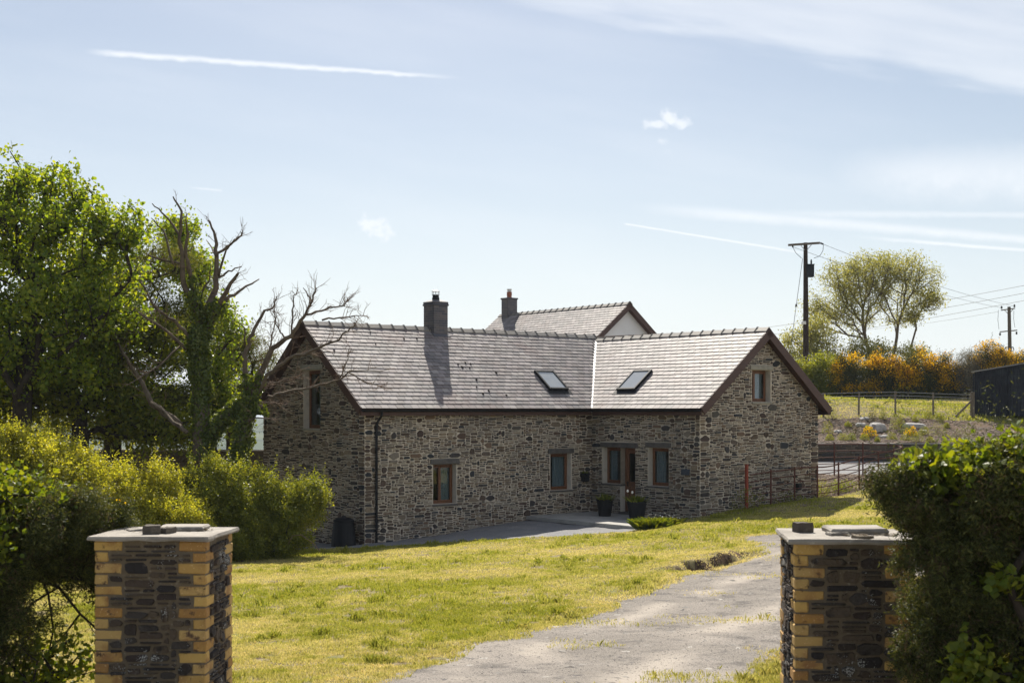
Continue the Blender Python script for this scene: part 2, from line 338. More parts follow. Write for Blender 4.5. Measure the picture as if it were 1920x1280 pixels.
MT['paving'] = mat('paving', (0.36, 0.345, 0.32), 0.85, 0.25, island=[(0.33, 0.32, 0.30), (0.39, 0.375, 0.345)], noise=[(3, (0.28, 0.27, 0.255), 0.45, 0.7, 6)], bump=[(20, 0.4, 0.01)])
MT['white'] = mat('white_render', (0.80, 0.79, 0.78), 0.9, 0.15, noise=[(0.7, (0.74, 0.73, 0.72), 0.4, 0.7, 5)], bump=[(30, 0.3, 0.01)])
MT['ybrick'] = mat('yellow_brick', (0.45, 0.26, 0.10), 0.85, 0.2, island=[(0.45, 0.28, 0.09), (0.54, 0.35, 0.11), (0.36, 0.20, 0.065), (0.48, 0.32, 0.12), (0.40, 0.225, 0.065)], noise=[(5, (0.30, 0.16, 0.065), 0.46, 0.70, 5), (13, (0.10, 0.06, 0.038), 0.57, 0.68, 5), (60, (0.62, 0.42, 0.2), 0.6, 0.75, 2)], bump=[(35, 0.5, 0.008), (6, 0.4, 0.02)])
MT['pstone'] = mat('pillar_stone', (0.07, 0.06, 0.055), 0.9, 0.2, island=[(0.050, 0.040, 0.034), (0.080, 0.060, 0.046), (0.036, 0.032, 0.032), (0.065, 0.056, 0.050), (0.10, 0.076, 0.054), (0.052, 0.040, 0.035)], noise=[(12, (0.03, 0.026, 0.024), 0.5, 0.7, 5), (25, (0.13, 0.11, 0.09), 0.6, 0.75, 4)], specks=(80, 0.48, (0.36, 0.36, 0.34), 6, 0.48), bump=[(22, 0.9, 0.03), (80, 0.6, 0.008)])
MT['pmortar'] = mat('old_pillar_mortar', (0.165, 0.13, 0.088), 0.95, 0.1, noise=[(6, (0.14, 0.115, 0.085), 0.4, 0.7, 5), (35, (0.28, 0.24, 0.18), 0.58, 0.75, 3)], bump=[(18, 0.9, 0.02), (70, 0.6, 0.008)])
MT['cap'] = mat('cap_slab', (0.33, 0.30, 0.26), 0.85, 0.25, noise=[(4, (0.21, 0.19, 0.165), 0.42, 0.68, 6), (22, (0.46, 0.43, 0.37), 0.58, 0.76, 4)], bump=[(12, 0.4, 0.02, (0.7, 0.7, 4)), (60, 0.4, 0.006)])
MT['rust'] = mat('red_oxide_rail', (0.10, 0.035, 0.024), 0.75, 0.3, noise=[(12, (0.08, 0.035, 0.025), 0.4, 0.7, 5), (30, (0.22, 0.08, 0.04), 0.58, 0.8, 3)])
MT['redpost'] = mat('red_gate_post', (0.30, 0.06, 0.03), 0.7, 0.3, noise=[(10, (0.2, 0.045, 0.028), 0.4, 0.7, 5)])
MT['post'] = mat('weathered_post', (0.20, 0.165, 0.12), 0.9, 0.15, noise=[(5, (0.13, 0.105, 0.08), 0.4, 0.7, 5, (5, 5, 0.8))], bump=[(20, 0.4, 0.01, (4, 4, 0.5))])
MT['pole'] = mat('creosoted_pole', (0.035, 0.024, 0.02), 0.8, 0.2, noise=[(5, (0.06, 0.04, 0.033), 0.45, 0.75, 5, (4, 4, 0.5))])
MT['poleg'] = mat('grey_pole', (0.11, 0.09, 0.07), 0.85, 0.2, noise=[(5, (0.16, 0.14, 0.11), 0.45, 0.75, 5, (4, 4, 0.5))])
MT['wire'] = mat('galvanised_wire', (0.30, 0.31, 0.32), 0.5, 0.5, metallic=0.3)
MT['cable'] = mat('power_cable', (0.09, 0.095, 0.10), 0.6, 0.3)
MT['shed'] = mat('dark_shed_cladding', (0.016, 0.020, 0.028), 0.6, 0.2, noise=[(2, (0.03, 0.036, 0.046), 0.4, 0.7, 4)])
MT['shedroof'] = mat('shed_roof_sheet', (0.30, 0.29, 0.27), 0.6, 0.4, noise=[(4, (0.2, 0.19, 0.18), 0.45, 0.7, 4)])
MT['rock'] = mat('pale_rock', (0.40, 0.385, 0.36), 0.85, 0.3, noise=[(6, (0.28, 0.26, 0.24), 0.45, 0.7, 5)], bump=[(10, 0.6, 0.03)])
MT['darkrock'] = mat('dark_rock', (0.10, 0.085, 0.07), 0.9, 0.2, noise=[(9, (0.2, 0.17, 0.13), 0.55, 0.75, 5)], bump=[(14, 0.8, 0.03)])
MT['hill'] = mat('hill', (0.05, 0.075, 0.035), 0.95, 0.1, noise=[(0.006, (0.08, 0.10, 0.045), 0.45, 0.6, 4), (0.012, (0.025, 0.045, 0.025), 0.52, 0.6, 3)])
MT['chips'] = mat('loose_chippings', (0.3, 0.28, 0.25), 0.85, 0.25, island=[(0.25, 0.23, 0.205), (0.15, 0.138, 0.125), (0.36, 0.335, 0.30), (0.10, 0.09, 0.085), (0.21, 0.195, 0.175)])
MT['bankchips'] = mat('bank_shards', (0.3, 0.25, 0.2), 0.85, 0.25, island=[(0.17, 0.12, 0.085), (0.10, 0.07, 0.05), (0.27, 0.21, 0.16), (0.06, 0.045, 0.033), (0.14, 0.098, 0.068)])
# leaves and bark
MT['sycamore'] = mat('sycamore_leaves', (0.1, 0.14, 0.03), 0.5, 0.35, island=[(0.085, 0.135, 0.022), (0.14, 0.195, 0.028), (0.25, 0.275, 0.034)], transl=0.54, sheen=(2.1, 1.95, 0.35))
MT['darkleaf'] = mat('dark_tree_leaves', (0.06, 0.09, 0.03), 0.55, 0.3, island=[(0.085, 0.125, 0.024), (0.145, 0.185, 0.03), (0.21, 0.235, 0.034)], transl=0.55, sheen=(1.8, 1.5, 0.4))
MT['needle'] = mat('conifer_needles', (0.08, 0.11, 0.03), 0.6, 0.25, island=[(0.07, 0.10, 0.025), (0.12, 0.14, 0.035), (0.17, 0.175, 0.045)], transl=0.42, sheen=(1.6, 1.4, 0.5))
MT['ivy'] = mat('ivy_leaves', (0.06, 0.10, 0.02), 0.35, 0.5, island=[(0.065, 0.105, 0.02), (0.11, 0.15, 0.026), (0.16, 0.19, 0.034)], transl=0.45, sheen=(1.7, 1.5, 0.4))
MT['hedge'] = mat('hedge_leaves', (0.13, 0.16, 0.03), 0.45, 0.4, island=[(0.21, 0.235, 0.035), (0.31, 0.32, 0.045), (0.42, 0.39, 0.065)], transl=0.55, sheen=(1.8, 1.65, 0.45))
MT['hedgegreen'] = mat('shrub_leaves', (0.09, 0.12, 0.03), 0.45, 0.45, island=[(0.11, 0.145, 0.028), (0.18, 0.21, 0.036), (0.28, 0.28, 0.05)], transl=0.5, sheen=(1.8, 1.6, 0.4))
MT['bramble'] = mat('bramble_leaves', (0.11, 0.16, 0.03), 0.5, 0.3, island=[(0.085, 0.135, 0.022), (0.14, 0.18, 0.025), (0.19, 0.21, 0.03)], transl=0.5, sheen=(1.8, 1.6, 0.25))
MT['gorse'] = mat('gorse_spines', (0.06, 0.08, 0.03), 0.6, 0.25, island=[(0.035, 0.05, 0.018), (0.07, 0.085, 0.026), (0.16, 0.165, 0.05)], transl=0.28, sheen=(1.5, 1.35, 0.6))
MT['drygorse'] = mat('dry_gorse_spines', (0.13, 0.10, 0.06), 0.7, 0.2, island=[(0.09, 0.065, 0.04), (0.15, 0.11, 0.065), (0.06, 0.055, 0.028)], transl=0.25, sheen=(1.3, 1.2, 0.8))
MT['flower'] = mat('gorse_flowers', (0.75, 0.42, 0.02), 0.6, 0.2, island=[(0.85, 0.46, 0.012), (0.92, 0.60, 0.02), (0.75, 0.36, 0.01)], transl=0.5, sheen=(1.0, 1.0, 0.6))
MT['ash'] = mat('ash_leaves', (0.16, 0.18, 0.06), 0.5, 0.3, island=[(0.18, 0.20, 0.07), (0.27, 0.28, 0.10), (0.37, 0.35, 0.14)], transl=0.5, sheen=(1.6, 1.45, 0.65))
MT['bark'] = mat('dark_bark', (0.05, 0.04, 0.032), 0.9, 0.15, noise=[(6, (0.03, 0.025, 0.02), 0.4, 0.7, 5)], bump=[(14, 0.7, 0.03, (3, 3, 0.7))])
MT['greybark'] = mat('dead_bark', (0.145, 0.115, 0.085), 0.9, 0.15, noise=[(5, (0.08, 0.062, 0.048), 0.4, 0.7, 5), (12, (0.20, 0.18, 0.13), 0.58, 0.75, 4)], bump=[(16, 0.6, 0.02, (3, 3, 0.7))])
MT['twig'] = mat('dead_twig', (0.20, 0.14, 0.10), 0.9, 0.15)
MT['grass'] = mat('grass', (0.15, 0.2, 0.03), 0.5, 0.35, island=[(0.17, 0.21, 0.03), (0.27, 0.29, 0.045), (0.40, 0.38, 0.085)], alt=('dry', (0.42, 0.35, 0.20), (0.74, 0.63, 0.42)), transl=0.5, sheen=(1.5, 1.43, 0.82))

# ---------------------------------------------------------------- terrain
CTRL = [(-2.8,10,2.45),(2.4,10,2.45),(-8,10,2.55),(8,10,2.4),(0,0,1.65),(-8,0,1.75),(8,0,1.6),(-2.6,12.35,2.62),(-3,19,3.02),(-6.5,20,3.08),
 (-7,33.5,3.75),(-3.8,35.2,3.72),(0.6,35.5,3.52),(3.4,34.6,3.3),(-12,34,3.9),(5.5,31.4,3.12),(6.1,31.4,3.1),(2.05,20.7,2.97),(-0.62,15,2.77),(-1.4,12.4,2.62),
 (-4.17,36.8,3.84),(-7.9,41.3,4.15),(2.6,42.3,3.43),(3.63,36.8,3.40),(0.4,40.3,3.44),(5.6,38.7,3.19),(10,42.3,2.93),(2.9,46.4,3.2),(5.3,34.8,3.1),(7.7,29.4,2.85),(9,34,2.85),(12,38,2.72),
 (7.5,39.5,3.0),(9.8,41.2,2.76),(12,43,2.56),(13.3,45,2.45),(10,46.2,2.42),(14,46,2.42),(16,50,2.3),(12,54.5,2.2),(20,54.5,2.2),(5,52,2.4),
 (-2,24,3.2),(3.5,27,3.08),(7,22,2.75),(12,24,2.6),(16,32,2.6),(22,46,2.3),(30,30,2.2),(30,50,1.9),
 (14.4,61,0.85),(18.5,61,0.95),(22,62,1.06),(28,62,1.05),(8,61,0.8),(18,74,0.16),(30,73,0.2),(8,75,0.1),(45,75,0.2),(45,60,1.0),(18,100,0.15),(40,100,0.15),(0,62,1.2),
 (-15,45,4.2),(-15,60,5.2),(-10,72,5.6),(-30,38,4.6),(-25,20,3.6),(-32,80,8),(-10,100,8),(8,57.5,1.85),(14,57.5,1.85),(20,57.5,1.85)]
_C = np.array(CTRL, float)
def _tk(d2): return np.where(d2 > 1e-9, d2*np.log(d2+1e-12)*0.5, 0.0)
_n = len(_C); _K = _tk(((_C[:, None, :2]-_C[None, :, :2])**2).sum(-1)) + np.eye(_n)*0.6
_P = np.column_stack([np.ones(_n), _C[:, :2]])
_S = np.linalg.solve(np.block([[_K, _P], [_P.T, np.zeros((3, 3))]]), np.concatenate([_C[:, 2], np.zeros(3)]))
TRACK = [(-2.25,-30),(-2.25,9.2),(-1.75,11.2),(-1.37,12.35),(-0.62,15.0),(0.27,16.5),(1.15,18.4),(2.05,20.7),(3.68,24.2),(4.7,26.1),(5.27,27.6),(5.6,29.3),(5.45,30.5),(5.7,31.6),(6.4,31.6),(7.6,30.0),(10,29.6),(14,31.5),(17.5,37),(19.5,43),(20.5,47),
         (24,47),(22.5,41),(20,35),(16,28.4),(10.5,25),(6.8,21.5),(4.6,18),(2.95,14.2),(2.1,12.4),(1.95,10.5),(2.0,9.0),(2.0,-30)]
YARD = [(-9.2,36.2),(-5.3,35.0),(-3.8,35.2),(-1.6,35.5),(0.6,35.5),(2.05,35.6),(3.1,35.4),(3.75,36.5),(3.0,38.5),(2.6,42.3),(-4.1,37.2),(-8.3,42.2),(-11,41)]
PATIO = [(7.6,47.4),(12.0,47.2),(15.5,45.8),(20.5,46.5),(30,46),(30,54.96),(7.6,54.96)]
BED = [(7.9,40.2),(9.8,41.6),(11.8,43.2),(13.6,45.2),(15.4,45.9),(12.0,47.3),(9.3,47.3),(10.2,42.7),(6.0,39.2)]
BANK = [(5,54.9),(21.0,54.9),(22.6,56.4),(23.6,58.6),(22.3,60.6),(17.5,60.2),(14.0,59.9),(5,59.6)]
def ground_z(x, y):
    x = np.atleast_1d(np.asarray(x, float)); y = np.atleast_1d(np.asarray(y, float))
    xc = np.clip(x, -32, 46); yc = np.clip(y, -2, 100)
    h = np.zeros(x.shape)
    for s in range(0, x.size, 20000):
        a, b = xc.ravel()[s:s+20000], yc.ravel()[s:s+20000]
        d2 = (a[:, None]-_C[:, 0])**2 + (b[:, None]-_C[:, 1])**2
        h.ravel()[s:s+20000] = _tk(d2)@_S[:_n] + _S[_n] + _S[_n+1]*a + _S[_n+2]*b
    # behind the retaining wall the ground stands a step higher
    right = sstep(x, 20.6, 24.0)
    step = (1-right)*(y > 55.12)*1.0 + right*sstep(y, 51.0, 60.0)
    h = h - 0.73*step*sstep(x, -8, 2)*(y < 5000)
    z = EYE - h
    P = np.column_stack([x.ravel(), y.ravel()])
    near = ((y < 110) & (y > 3)).ravel()
    bmp = (fbm(P, 0.55, 3, 5)-0.5)*0.16 + (fbm(P, 2.3, 2, 9)-0.5)*0.05
    z = z + (bmp*near).reshape(x.shape)
    # the eroded little bank beside the bend of the track
    ex = np.array([(3.05, 24.4), (3.6, 25.3), (4.25, 26.2), (4.85, 27.6)])
    for k in range(3):
        a, b = ex[k], ex[k+1]; d = b-a; L = np.hypot(*d); d = d/L; nx, ny = d[1], -d[0]
        t = (x-a[0])*d[0]+(y-a[1])*d[1]; s = (x-a[0])*nx+(y-a[1])*ny + (vnoise(P, 2.2, 3).reshape(x.shape)-0.5)*0.5
        m = sstep(t, -0.3, 0.1)*(1-sstep(t, L-0.1, L+0.3))
        z = z - 0.12*m*sstep(s, -0.02, 0.12)*(1-sstep(s, 0.25, 1.1)) + 0.07*m*sstep(s, -1.3, -0.1)*(1-sstep(s, -0.1, 0.04))
    # far country: falls away into a valley, then rises to distant hills
    r = np.hypot(x, y); far = sstep(r, 105, 420)
    hills = -46 + 34*sstep(r, 800, 1700) + 16*(fbm(P/100, 0.35, 4, 31).reshape(x.shape)-0.5)*sstep(r, 500, 1300)
    hills = hills - 60*sstep(r, 2300, 3800)
    return z*(1-far) + hills*far
def gz(x, y): return float(ground_z(x, y)[0])
def near_edge(x, y, w=0.18, seed=7):
    P = np.column_stack([x, y]); return x + (fbm(P, 1.3, 3, seed)-0.5)*w*4, y + (fbm(P, 1.3, 3, seed+40)-0.5)*w*4
def sheet_class(x, y):
    """0 lawn, 1 track, 2 yard gravel, 3 patio gravel, 4 planting bed, 5 planted bank"""
    xw, yw = near_edge(x, y); c = np.zeros(x.shape, int)
    c[in_poly(x, y, BANK)] = 5; c[in_poly(x, y, BED)] = 4; c[in_poly(x, y, PATIO)] = 3
    for (ax, ay, bx, by) in ((3.05, 24.35, 3.5, 25.1), (3.5, 25.1, 4.2, 26.1), (4.2, 26.1, 4.8, 27.4)):
        L = math.hypot(bx-ax, by-ay); dx, dy = (bx-ax)/L, (by-ay)/L; tt = np.clip((x-ax)*dx+(y-ay)*dy, 0, L); q = (x-ax-dx*tt)*dy-(y-ay-dy*tt)*dx; far_ = np.hypot(x-ax-dx*tt, y-ay-dy*tt)
        c[(far_ < 0.11+(vnoise(np.column_stack([x, y]), 3.1, 3)-.5)*.5) & (q > -.14)] = 6
    x2, y2 = near_edge(x, y, 0.08); c[in_poly(x2, y2, YARD)] = 2; c[in_poly(xw, yw, TRACK)] = 1
    return c
def axis_pts(a, b, d, lo, hi, g=1.22):
    v = list(np.arange(a, b+1e-6, d)); s = d; x = v[-1]
    while x < hi: s *= g; x += s; v.append(x)
    s = d; x = v[0]
    while x > lo: s *= g; x -= s; v.insert(0, x)
    return np.array(v)
gx = axis_pts(-10, 16, 0.09, -3500, 3500); gy = np.unique(np.concatenate([axis_pts(11, 48, 0.09, -200, 49), np.arange(48.3, 54.9, 0.3), [54.95, 55.1, 55.14], np.arange(55.4, 76, 0.3), axis_pts(76.5, 77, 0.5, 76.6, 4500, 1.16)]))
GX, GY = np.meshgrid(gx, gy); GZ = ground_z(GX.ravel(), GY.ravel()).reshape(GX.shape)
ny_, nx_ = GX.shape
ii, jj = np.meshgrid(np.arange(ny_-1), np.arange(nx_-1), indexing='ij')
QUADS = np.stack([ii*nx_+jj, ii*nx_+jj+1, (ii+1)*nx_+jj+1, (ii+1)*nx_+jj], -1).reshape(-1, 4)
GV = np.column_stack([GX.ravel(), GY.ravel(), GZ.ravel()])
QC = GV[QUADS].mean(1)
CLS = sheet_class(QC[:, 0], QC[:, 1])
mb = MB(); rr = np.hypot(QC[:, 0], QC[:, 1])
isnear = rr < 330
mb.add(GV, QUADS[isnear], 0); g = mb.build('ground', [MT['lawn']], smooth=True); tag(g, kind='structure')
def submesh(name, quads, m, dz, smooth=True, att=None):
    u, inv = np.unique(quads, return_inverse=True); V = GV[u].copy(); V[:, 2] += dz
    b = MB(); b.add(V, inv.reshape(quads.shape), 0, att=att(V) if att else None); o = b.build(name, m, smooth=smooth, att='worn' if att else None); return tag(o, kind='structure')
CENT = np.array([(-.2, -30), (-.15, 9), (0.2, 12.3), (1.4, 15.5), (3.0, 18.6), (5.0, 22.5), (7.0, 25.5), (9.0, 27.6), (12.5, 29.5), (17, 33), (20, 38), (22, 44)], float)
def worn(V):
    best = np.full(len(V), 1e9); sd = np.zeros(len(V))
    for a, b_ in zip(CENT[:-1], CENT[1:]):
        d = b_-a; L = np.hypot(*d); d = d/L; t = np.clip((V[:, :2]-a)@d, 0, L); q = V[:, :2]-a-t[:, None]*d; r_ = np.hypot(q[:, 0], q[:, 1]); s_ = q[:, 0]*d[1]-q[:, 1]*d[0]; k = r_ < best; best[k] = r_[k]; sd[k] = s_[k]
    w1 = np.exp(-((np.abs(sd+(vnoise(V[:, :2], .35, 8)-.5)*.5)-.78)/.26)**2); n1 = fbm(V[:, :2], 1.1, 4, 17)
    return np.clip(w1*sstep(n1, .36, .60)+.55*sstep(fbm(V[:, :2], .45, 3, 27), .56, .70), 0, 1)
submesh('hills', QUADS[~isnear], MT['hill'], 0.0)
submesh('driveway', QUADS[CLS == 1], MT['gravel'], 0.006, att=worn)
submesh('gravel_yard', QUADS[CLS == 2], MT['yard'], 0.006)
submesh('gravel_patio', QUADS[CLS == 3], MT['yard'], 0.006)
submesh('planting_bed', QUADS[CLS == 4], MT['soil'], 0.006)
submesh('bare_earth', QUADS[CLS == 6], MT['earth'], 0.006)
submesh('planted_bank', QUADS[CLS == 5], MT['soil'], 0.006)

# ---------------------------------------------------------------- stonework
def lay_stones(w, h, cw, ch, free, big=0.042, edge=(), seed=0, wr=(2, 7), bigw=(4, 9), bigh=(3, 7)):
    """irregular coursed rubble over a w x h rectangle: list of (u0, u1, v0, v1, is_big)"""
    r = random.Random(seed); nu, nv = int(w/cw), int(h/ch); cw, ch = w/nu, h/nv
    occ = np.zeros((nv, nu), bool); out = []
    for j in range(nv):
        for i in range(nu):
            if not free((i+.5)*cw, (j+.5)*ch): occ[j, i] = True
    for j in range(nv):
        i = 0
        while i < nu:
            if occ[j, i]: i += 1; continue
            run = 0
            while i+run < nu and not occ[j, i+run]: run += 1
            isb = r.random() < big
            atq = any(abs((i)*cw-e) < cw*1.5 or abs((i+run)*cw-e) < cw*8 and run < 9 for e in edge)
            if isb: wd = r.randint(*bigw); ht = r.randint(*bigh)
            elif atq: wd = r.choice((4, 5, 6, 8, 9, 11)); ht = r.choice((2, 3, 3, 4, 5))
            else: wd = r.randint(*wr); ht = r.choice((1, 1, 1, 1, 2, 2, 2, 3)) if wd > 2 else r.choice((1, 2, 2, 3))
            if run-wd == 1 or wd > run: wd = run
            while ht > 1 and (j+ht > nv or occ[j:j+ht, i:i+wd].any()): ht -= 1
            occ[j:j+ht, i:i+wd] = True
            out.append((i*cw, (i+wd)*cw, j*ch, (j+ht)*ch, isb and ht > 2)); i += wd
    return out
def put_stones(b, stones, O, eu, ev, n, joint=0.009, depth=0.025, wob=0.02, m=0, seed=1, clip=None):
    r = np.random.default_rng(seed); O, eu, ev, n = map(lambda a: np.asarray(a, float), (O, eu, ev, n))
    if not stones: return
    S = np.array([s[:4] for s in stones]); big = np.array([s[4] for s in stones])
    g = r.uniform(0.5, 1.7, (len(S), 4))*joint
    u0, u1, v0, v1 = S[:, 0]+g[:, 0], S[:, 1]-g[:, 1], S[:, 2]+g[:, 2], S[:, 3]-g[:, 3]
    w, h = u1-u0, v1-v0; c = np.minimum(w, h)
    k = r.uniform(0.10, 0.42, (len(S), 8))
    k[big] = r.uniform(0.05, 0.62, (big.sum(), 8)); k[:, 4:] = np.minimum(k[:, 4:], .48); kx = np.minimum(k[:, :4]*c[:, None]*1.5, w[:, None]*0.45); ky = k[:, 4:]*c[:, None]
    U = np.stack([u0+kx[:, 0], u1-kx[:, 1], u1, u1, u1-kx[:, 2], u0+kx[:, 3], u0, u0], 1)
    V = np.stack([v0, v0, v0+ky[:, 1], v1-ky[:, 2], v1, v1, v1-ky[:, 3], v0+ky[:, 0]], 1)
    jt = np.minimum(0.006, c*0.12)[:, None]; U = U+r.normal(0, 1, U.shape)*jt*0.8; V = V+r.normal(0, 1, V.shape)*jt*0.7
    # slow wander of the courses
    P = np.column_stack([U.ravel(), V.ravel()]); wv = (vnoise(P, 0.9, seed)-0.5)*wob*2; V = V+wv.reshape(V.shape); U = U+((vnoise(P, 1.1, seed+5)-0.5)*wob).reshape(U.shape)
    if clip is not None: V = clip(U, V)
    cu, cv = U.mean(1, keepdims=True), V.mean(1, keepdims=True)
    ins = np.clip(0.006/np.maximum(c, 0.02), 0.04, 0.25)[:, None]
    Ui, Vi = U+(cu-U)*ins, V+(cv-V)*ins
    d = r.uniform(0.45, 1.25, len(S))[:, None]*depth; tl = r.normal(0, 0.10, (len(S), 2))
    D = d + (Ui-cu)*tl[:, :1]*0.5+(Vi-cv)*tl[:, 1:]*0.6; D = np.maximum(D, 0.003)
    lo = O + U[..., None]*eu + V[..., None]*ev - n*0.004
    hi = O + Ui[..., None]*eu + Vi[..., None]*ev + D[..., None]*n
    Vt = np.concatenate([lo, hi], 1).reshape(-1, 3); base = (np.arange(len(S))*16)[:, None]
    i = np.arange(8); side = np.stack([i, (i+1) % 8, 8+(i+1) % 8, 8+i], -1)
    n0 = b.n; b.V.append(Vt); b.att.append(np.zeros(len(Vt))); b.n += len(Vt)
    b.F.append((base+np.arange(8, 16)[None])+n0); b.M.append(np.full(len(S), m))
    sq = (side[None]+base[:, :, None]).reshape(-1, 4)+n0; b.F.append(sq); b.M.append(np.full(len(sq), m))
def wall_sheet(b, O, eu, ev, n, L, tops, holes, thick, m=1):
    """solid wall of length L with openings; tops: [(u, height)...] the outline of its head"""
    O, eu, ev, n = map(lambda a: np.asarray(a, float), (O, eu, ev, n))
    top = lambda u: np.interp(u, [t[0] for t in tops], [t[1] for t in tops])
    cuts = sorted(set([0, L]+[t[0] for t in tops]+[c for h in holes for c in h[:2]]))
    pt = lambda u, v, d: O+eu*u+ev*v+n*d
    for a, c in zip(cuts[:-1], cuts[1:]):
        hs = sorted([h for h in holes if h[0] <= a+1e-6 and h[1] >= c-1e-6], key=lambda h: h[2]); v = -1.2
        for h in hs+[None]:
            if h is None: ta, tc_ = top(a), top(c)
            else: ta = tc_ = h[2]
            for d in (0.0, -thick):
                q = [pt(a, v, d), pt(c, v, d), pt(c, tc_, d), pt(a, ta, d)]
                b.add(q if d == 0 else q[::-1], [(0, 1, 2, 3)], m)
            if h: v = h[3]
        b.add([pt(a, top(a), 0), pt(c, top(c), 0), pt(c, top(c), -thick), pt(a, top(a), -thick)], [(0, 1, 2, 3)], m)
    for (a, c, v0, v1) in holes:
        v0b = v0
        for q in ([(a, v0b), (a, v1)], [(c, v1), (c, v0b)], [(a, v1), (c, v1)], [(c, v0b), (a, v0b)]):
            (ua, va), (ub, vb) = q; b.add([pt(ua, va, 0), pt(ub, vb, 0), pt(ub, vb, -thick), pt(ua, va, -thick)], [(0, 1, 2, 3)], m)

# ---------------------------------------------------------------- the stone house
TH = math.radians(39.35)
D1 = np.array([math.cos(TH), math.sin(TH), 0]); U2 = np.array([math.sin(TH), -math.cos(TH), 0]); ZZ = np.array([0, 0, 1.0])
J = np.array([2.929, 46.426, 0]); ZE = EYE+0.048; HR = 2.57; WL = 3.25; WR = 3.12; L1 = 11.906; L2 = 7.967; OV = 0.30
TP = HR/WL; HR2 = TP*WR
gB = np.array([2.596, 42.338, 0])
house = thing('stone_house', 'L-shaped rubble stone cottage with grey slate roofs and a brick chimney', 'house', (J[0], J[1], gz(J[0], J[1])))
Zb = 0.0                                   # wall coordinates: v is measured from world z = 0
def plane_uv(px, py, O, eu, n):
    """where the sight line of a photograph pixel meets a wall plane, in wall coordinates"""
    d = np.array([(px-960)/F, 1, -(py-768)/F]); o = np.array([0, 0, EYE]); t = ((O-o)@n)/(d@n); p = o+d*t
    return (p-O)@eu, p[2]-O[2]
wA = J-(L1-OV)*D1+(WL-OV)*U2; wB = J+(WL-OV)*U2-(WR-OV)*D1; wC = J+(L2-OV)*U2-(WR-OV)*D1; wD = J+(L2-OV)*U2+(WR-OV)*D1
wE = J-(L1-OV)*D1-(WL-OV)*U2; wO = J+(WR-OV)*D1-(WL-OV)*U2
topw = ZE+OV*TP-0.10                       # wall head under the eaves
def opening(O, eu, n, x0, x1, y0, y1, yb=None):
    ua, _ = plane_uv(x0, (y0+y1)/2, O, eu, n); ub, _ = plane_uv(x1, (y0+y1)/2, O, eu, n)
    xm = (x0+x1)/2; _, vt = plane_uv(xm, y0, O, eu, n); _, vb = plane_uv(xm, y1, O, eu, n)
    return (ua, ub, vb, vt)
faces = {}
WIN1 = opening(wA, D1, U2, 812, 856, 870, 944); WIN2 = opening(wA, D1, U2, 1032, 1071, 850, 918)
WDOOR = opening(wB, U2, -D1, 1163.5, 1191.5, 839.5, 960); WSIDE = opening(wB, U2, -D1, 1130, 1163.5, 839.5, 906); WIN3 = opening(wB, U2, -D1, 1215, 1254, 839.5, 911)
WSIDE = (WSIDE[0], WDOOR[0], WSIDE[2], WDOOR[3]); 
WGL = opening(wE, U2, -D1, 569, 601, 694, 803); WGR = opening(wC, D1, U2, 1410, 1445, 694, 753)
LG = 2*(WL-OV); LG2 = 2*(WR-OV)
gtop = lambda L, zr: [(0, topw), (L/2, zr-0.12), (L, topw)]
walls = [ # name, origin, along, normal, length, tops, holes, seed
 ('wall', wA, D1, U2, np.linalg.norm(wB-wA), [(0, topw), (np.linalg.norm(wB-wA), topw)], [WIN1, WIN2], 3),
 ('wall', wB, U2, -D1, np.linalg.norm(wC-wB), [(0, topw), (np.linalg.norm(wC-wB), topw)], [WSIDE, WDOOR, WIN3], 4),
 ('wall', wC, D1, U2, LG2, gtop(LG2, ZE+HR2), [WGR], 5),
 ('wall', wE, U2, -D1, LG, gtop(LG, ZE+HR), [WGL], 6),
 ('wall', wD, -U2, D1, np.linalg.norm(wO-wD), [(0, topw), (np.linalg.norm(wO-wD), topw)], [], 7),
 ('wall', wO, -D1, -U2, np.linalg.norm(wO-wE), [(0, topw), (np.linalg.norm(wO-wE), topw)], [], 8)]
LINT = {}
def lintel_of(h, o=0.09, ht=0.17): return (h[0]-o, h[1]+o, h[3], h[3]+ht)
holes_l = {id(WIN1): 'lintel', id(WIN2): 'lintel', id(WIN3): 'lintel', id(WGL): 'concrete', id(WGR): 'concrete'}
def inside_rect(u, v, r): return r[0]-0.01 <= u <= r[1]+0.01 and r[2]-0.01 <= v <= r[3]+0.01
for (nm, O, eu, n, L, tops, holes, sd) in walls:
    b = MB(); wall_sheet(b, O, eu, ZZ, n, L, tops, holes, 0.42)
    tu = [t[0] for t in tops]; tv = [t[1] for t in tops]; vmin = -0.9; hmax = max(tv)-vmin
    blk = [(h[0], h[1], h[2]-0.075, h[3]+0.17) for h in holes]+[(h[0]-0.09, h[1]+0.09, h[3], h[3]+0.17) for h in holes]
    if len(holes) == 3: blk.append((WSIDE[0]-0.1, WDOOR[1]+0.09, WSIDE[3], WSIDE[3]+0.17))
    free = lambda u, v: (v+vmin < np.interp(u, tu, tv)-0.02) and not any(inside_rect(u, v+vmin, q) for q in blk)
    back = sd in (7, 8)
    st = lay_stones(L, hmax, 0.047 if not back else 0.09, 0.030 if not back else 0.06, free, edge=(0, L), seed=sd)
    def clip(U, V, tu=tu, tv=tv): return np.minimum(V, np.interp(U, tu, tv)-vmin-0.01)
    put_stones(b, st, O+ZZ*vmin, eu, ZZ, n, seed=sd, clip=clip)
    b.build('wall', [MT['stone'], MT['mortar']], house)

